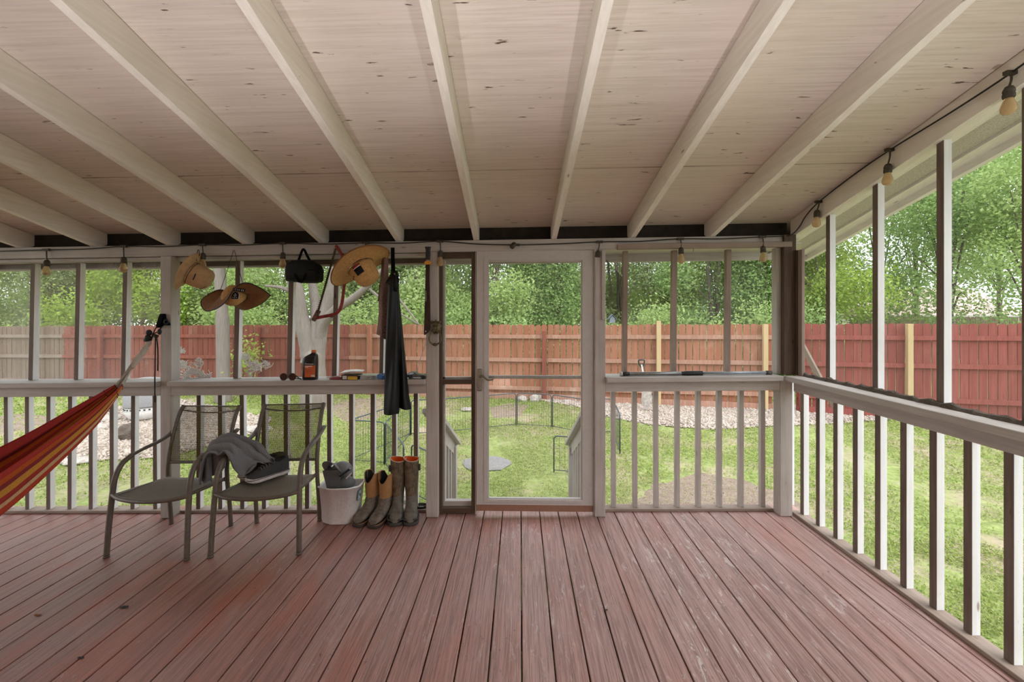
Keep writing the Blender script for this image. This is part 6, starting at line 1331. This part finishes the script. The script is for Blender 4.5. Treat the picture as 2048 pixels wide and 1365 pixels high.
# cable and small finds by the post
mb = MB(); P = []
for k in range(40): a = k*.55; P.append(Vector((px(843, 1015, 3.24).x+.045*math.cos(a), 3.245+.030*math.sin(a), dz(-.7)+.026+.0006*k)))
mb.tube(cr(P, 3), .0032, 6); tag(mb.build('cable', M['cord']), 'small coil of black cable on the deck edge left of the machete post', 'cable')
mb = MB(); q = pg(826, 1010); rock((q.x-.1, q.y, q.z+.06), (.16, .13, .12), 'white stone on the lawn behind the rubber boots', seed=31)
# fallen leaves and scraps on the deck
for k, (u, v, s_, c_, lab) in enumerate(((74,1232,.014,(.20,.06,.02),'small dry reddish leaf on the deck at far left'),(246,1216,.018,(.02,.02,.02),'small black scrap on the deck below the left chair'),(160,1318,.011,(.02,.022,.02),'tiny dark scrap near the bottom left of the deck'),(1210,1222,.009,(.03,.02,.02),'tiny dark twig on the deck in front of the door'))):
    q = pf(u, v); mb = MB(); mb.grid([[q+Vector((s_*(x-1)*.9*(1-.3*abs(y-1)), s_*(y-1)*.5, .004+.006*noise.noise((x*1.3, y*1.7, k)))) for x in range(4)] for y in range(3)]); tag(mb.build('dry_leaf' if k == 0 else 'scrap', plain('scrap colour', c_, .8)), lab, 'scrap')
# ================================================================ the house side behind the camera
sid = plain('cream lap siding', (.40,.34,.27), .7, var=.05)
mb = MB(); z = 0.0
while z < 3.40:
    mb.prism([(XL, YB, z), (XL, YB+.022, z), (XL, YB+.006, z+.15), (XL, YB, z+.15)], (2.19-XL, 0, 0)); z += .15
mb.box(XL, 2.19, YB-.12, YB-.001, -.75, 3.55)
tag(mb.build('wall_back', sid), 'cream lap-sided house wall at the back of the porch', 'wall', kind='structure')
for i, (x, pw) in enumerate(FILL_LAMPS):  # added up-lights out of view, put in to brighten the ceiling
    z0 = SH*x+.001; t = thing('fill_uplight', (x, YB+.16, z0), 'added black fill-light can on the deck by the house wall, '+['nearest the right wall','second from the right wall','third from the right wall','nearest the hammock'][i], 'fill lamp')
    mb = MB(); mb.lathe([(.09, 0), (.095, .01), (.09, .02)], (x, YB+.16, z0), n=24); mb.build('base', M['black'], t)
    mb = MB(); mb.lathe([(.07, .02), (.085, .03), (.09, .20)], (x, YB+.16, z0), n=24, cap=(True, False)); mb.build('shade', M['black'], t, solid=.004)
    ld = bpy.data.lights.new('fill_light', 'SPOT'); ld.spot_size = math.radians(124); ld.spot_blend = .35; ld.shadow_soft_size = .07; ld.energy = pw; ld.color = LCOL
    lo = bpy.data.objects.new('fill_light', ld); COL.objects.link(lo); lo.parent = t; lo.location = (0, 0, .23); lo.rotation_euler = (math.pi+.12, 0, 0)
# ================================================================ camera and light
cd = bpy.data.cameras.new('camera'); cam = bpy.data.objects.new('camera', cd); COL.objects.link(cam)
cam.location = (0, 0, H); cam.rotation_euler = (math.pi/2, 0, YAW)
cd.sensor_width = 36; cd.sensor_fit = 'HORIZONTAL'; cd.lens = F/2048*36; cd.shift_x = 0; cd.shift_y = -(682.5-V0)/2048; cd.clip_start = .02
SC.camera = cam
w = bpy.data.worlds.new('overcast sky'); SC.world = w; w.use_nodes = True; nt = w.node_tree
bg = nt.nodes['Background']; tc = nt.nodes.new('ShaderNodeTexCoord'); sp = nt.nodes.new('ShaderNodeSeparateXYZ'); rp = nt.nodes.new('ShaderNodeValToRGB')
nt.links.new(tc.outputs['Generated'], sp.inputs[0]); nt.links.new(sp.outputs[2], rp.inputs[0]); nt.links.new(rp.outputs[0], bg.inputs[0])
e = rp.color_ramp.elements; e[0].position = .0; e[0].color = (.78,.82,.88,1); e[1].position = .9; e[1].color = (.95,.98,1.05,1)
bg.inputs[1].default_value = WS
sd = bpy.data.lights.new('sun', 'SUN'); so = bpy.data.objects.new('sun', sd); COL.objects.link(so); sd.energy = SUN_E; sd.angle = math.radians(50); sd.color = (1, .97, .92)
so.rotation_euler = Vector((.55, -.35, .8)).to_track_quat('Z', 'Y').to_euler()
SC.view_settings.view_transform = 'Standard'; SC.view_settings.look = 'None'; SC.view_settings.gamma = 1; SC.view_settings.use_curve_mapping = False
SC.view_settings.exposure = EXPO
cy = SC.cycles; cy.max_bounces = 9; cy.diffuse_bounces = 6; cy.glossy_bounces = 3; cy.transmission_bounces = 4; cy.transparent_max_bounces = 16
cy.use_denoising = True; cy.caustics_reflective = False; cy.caustics_refractive = False; cy.sample_clamp_indirect = 6
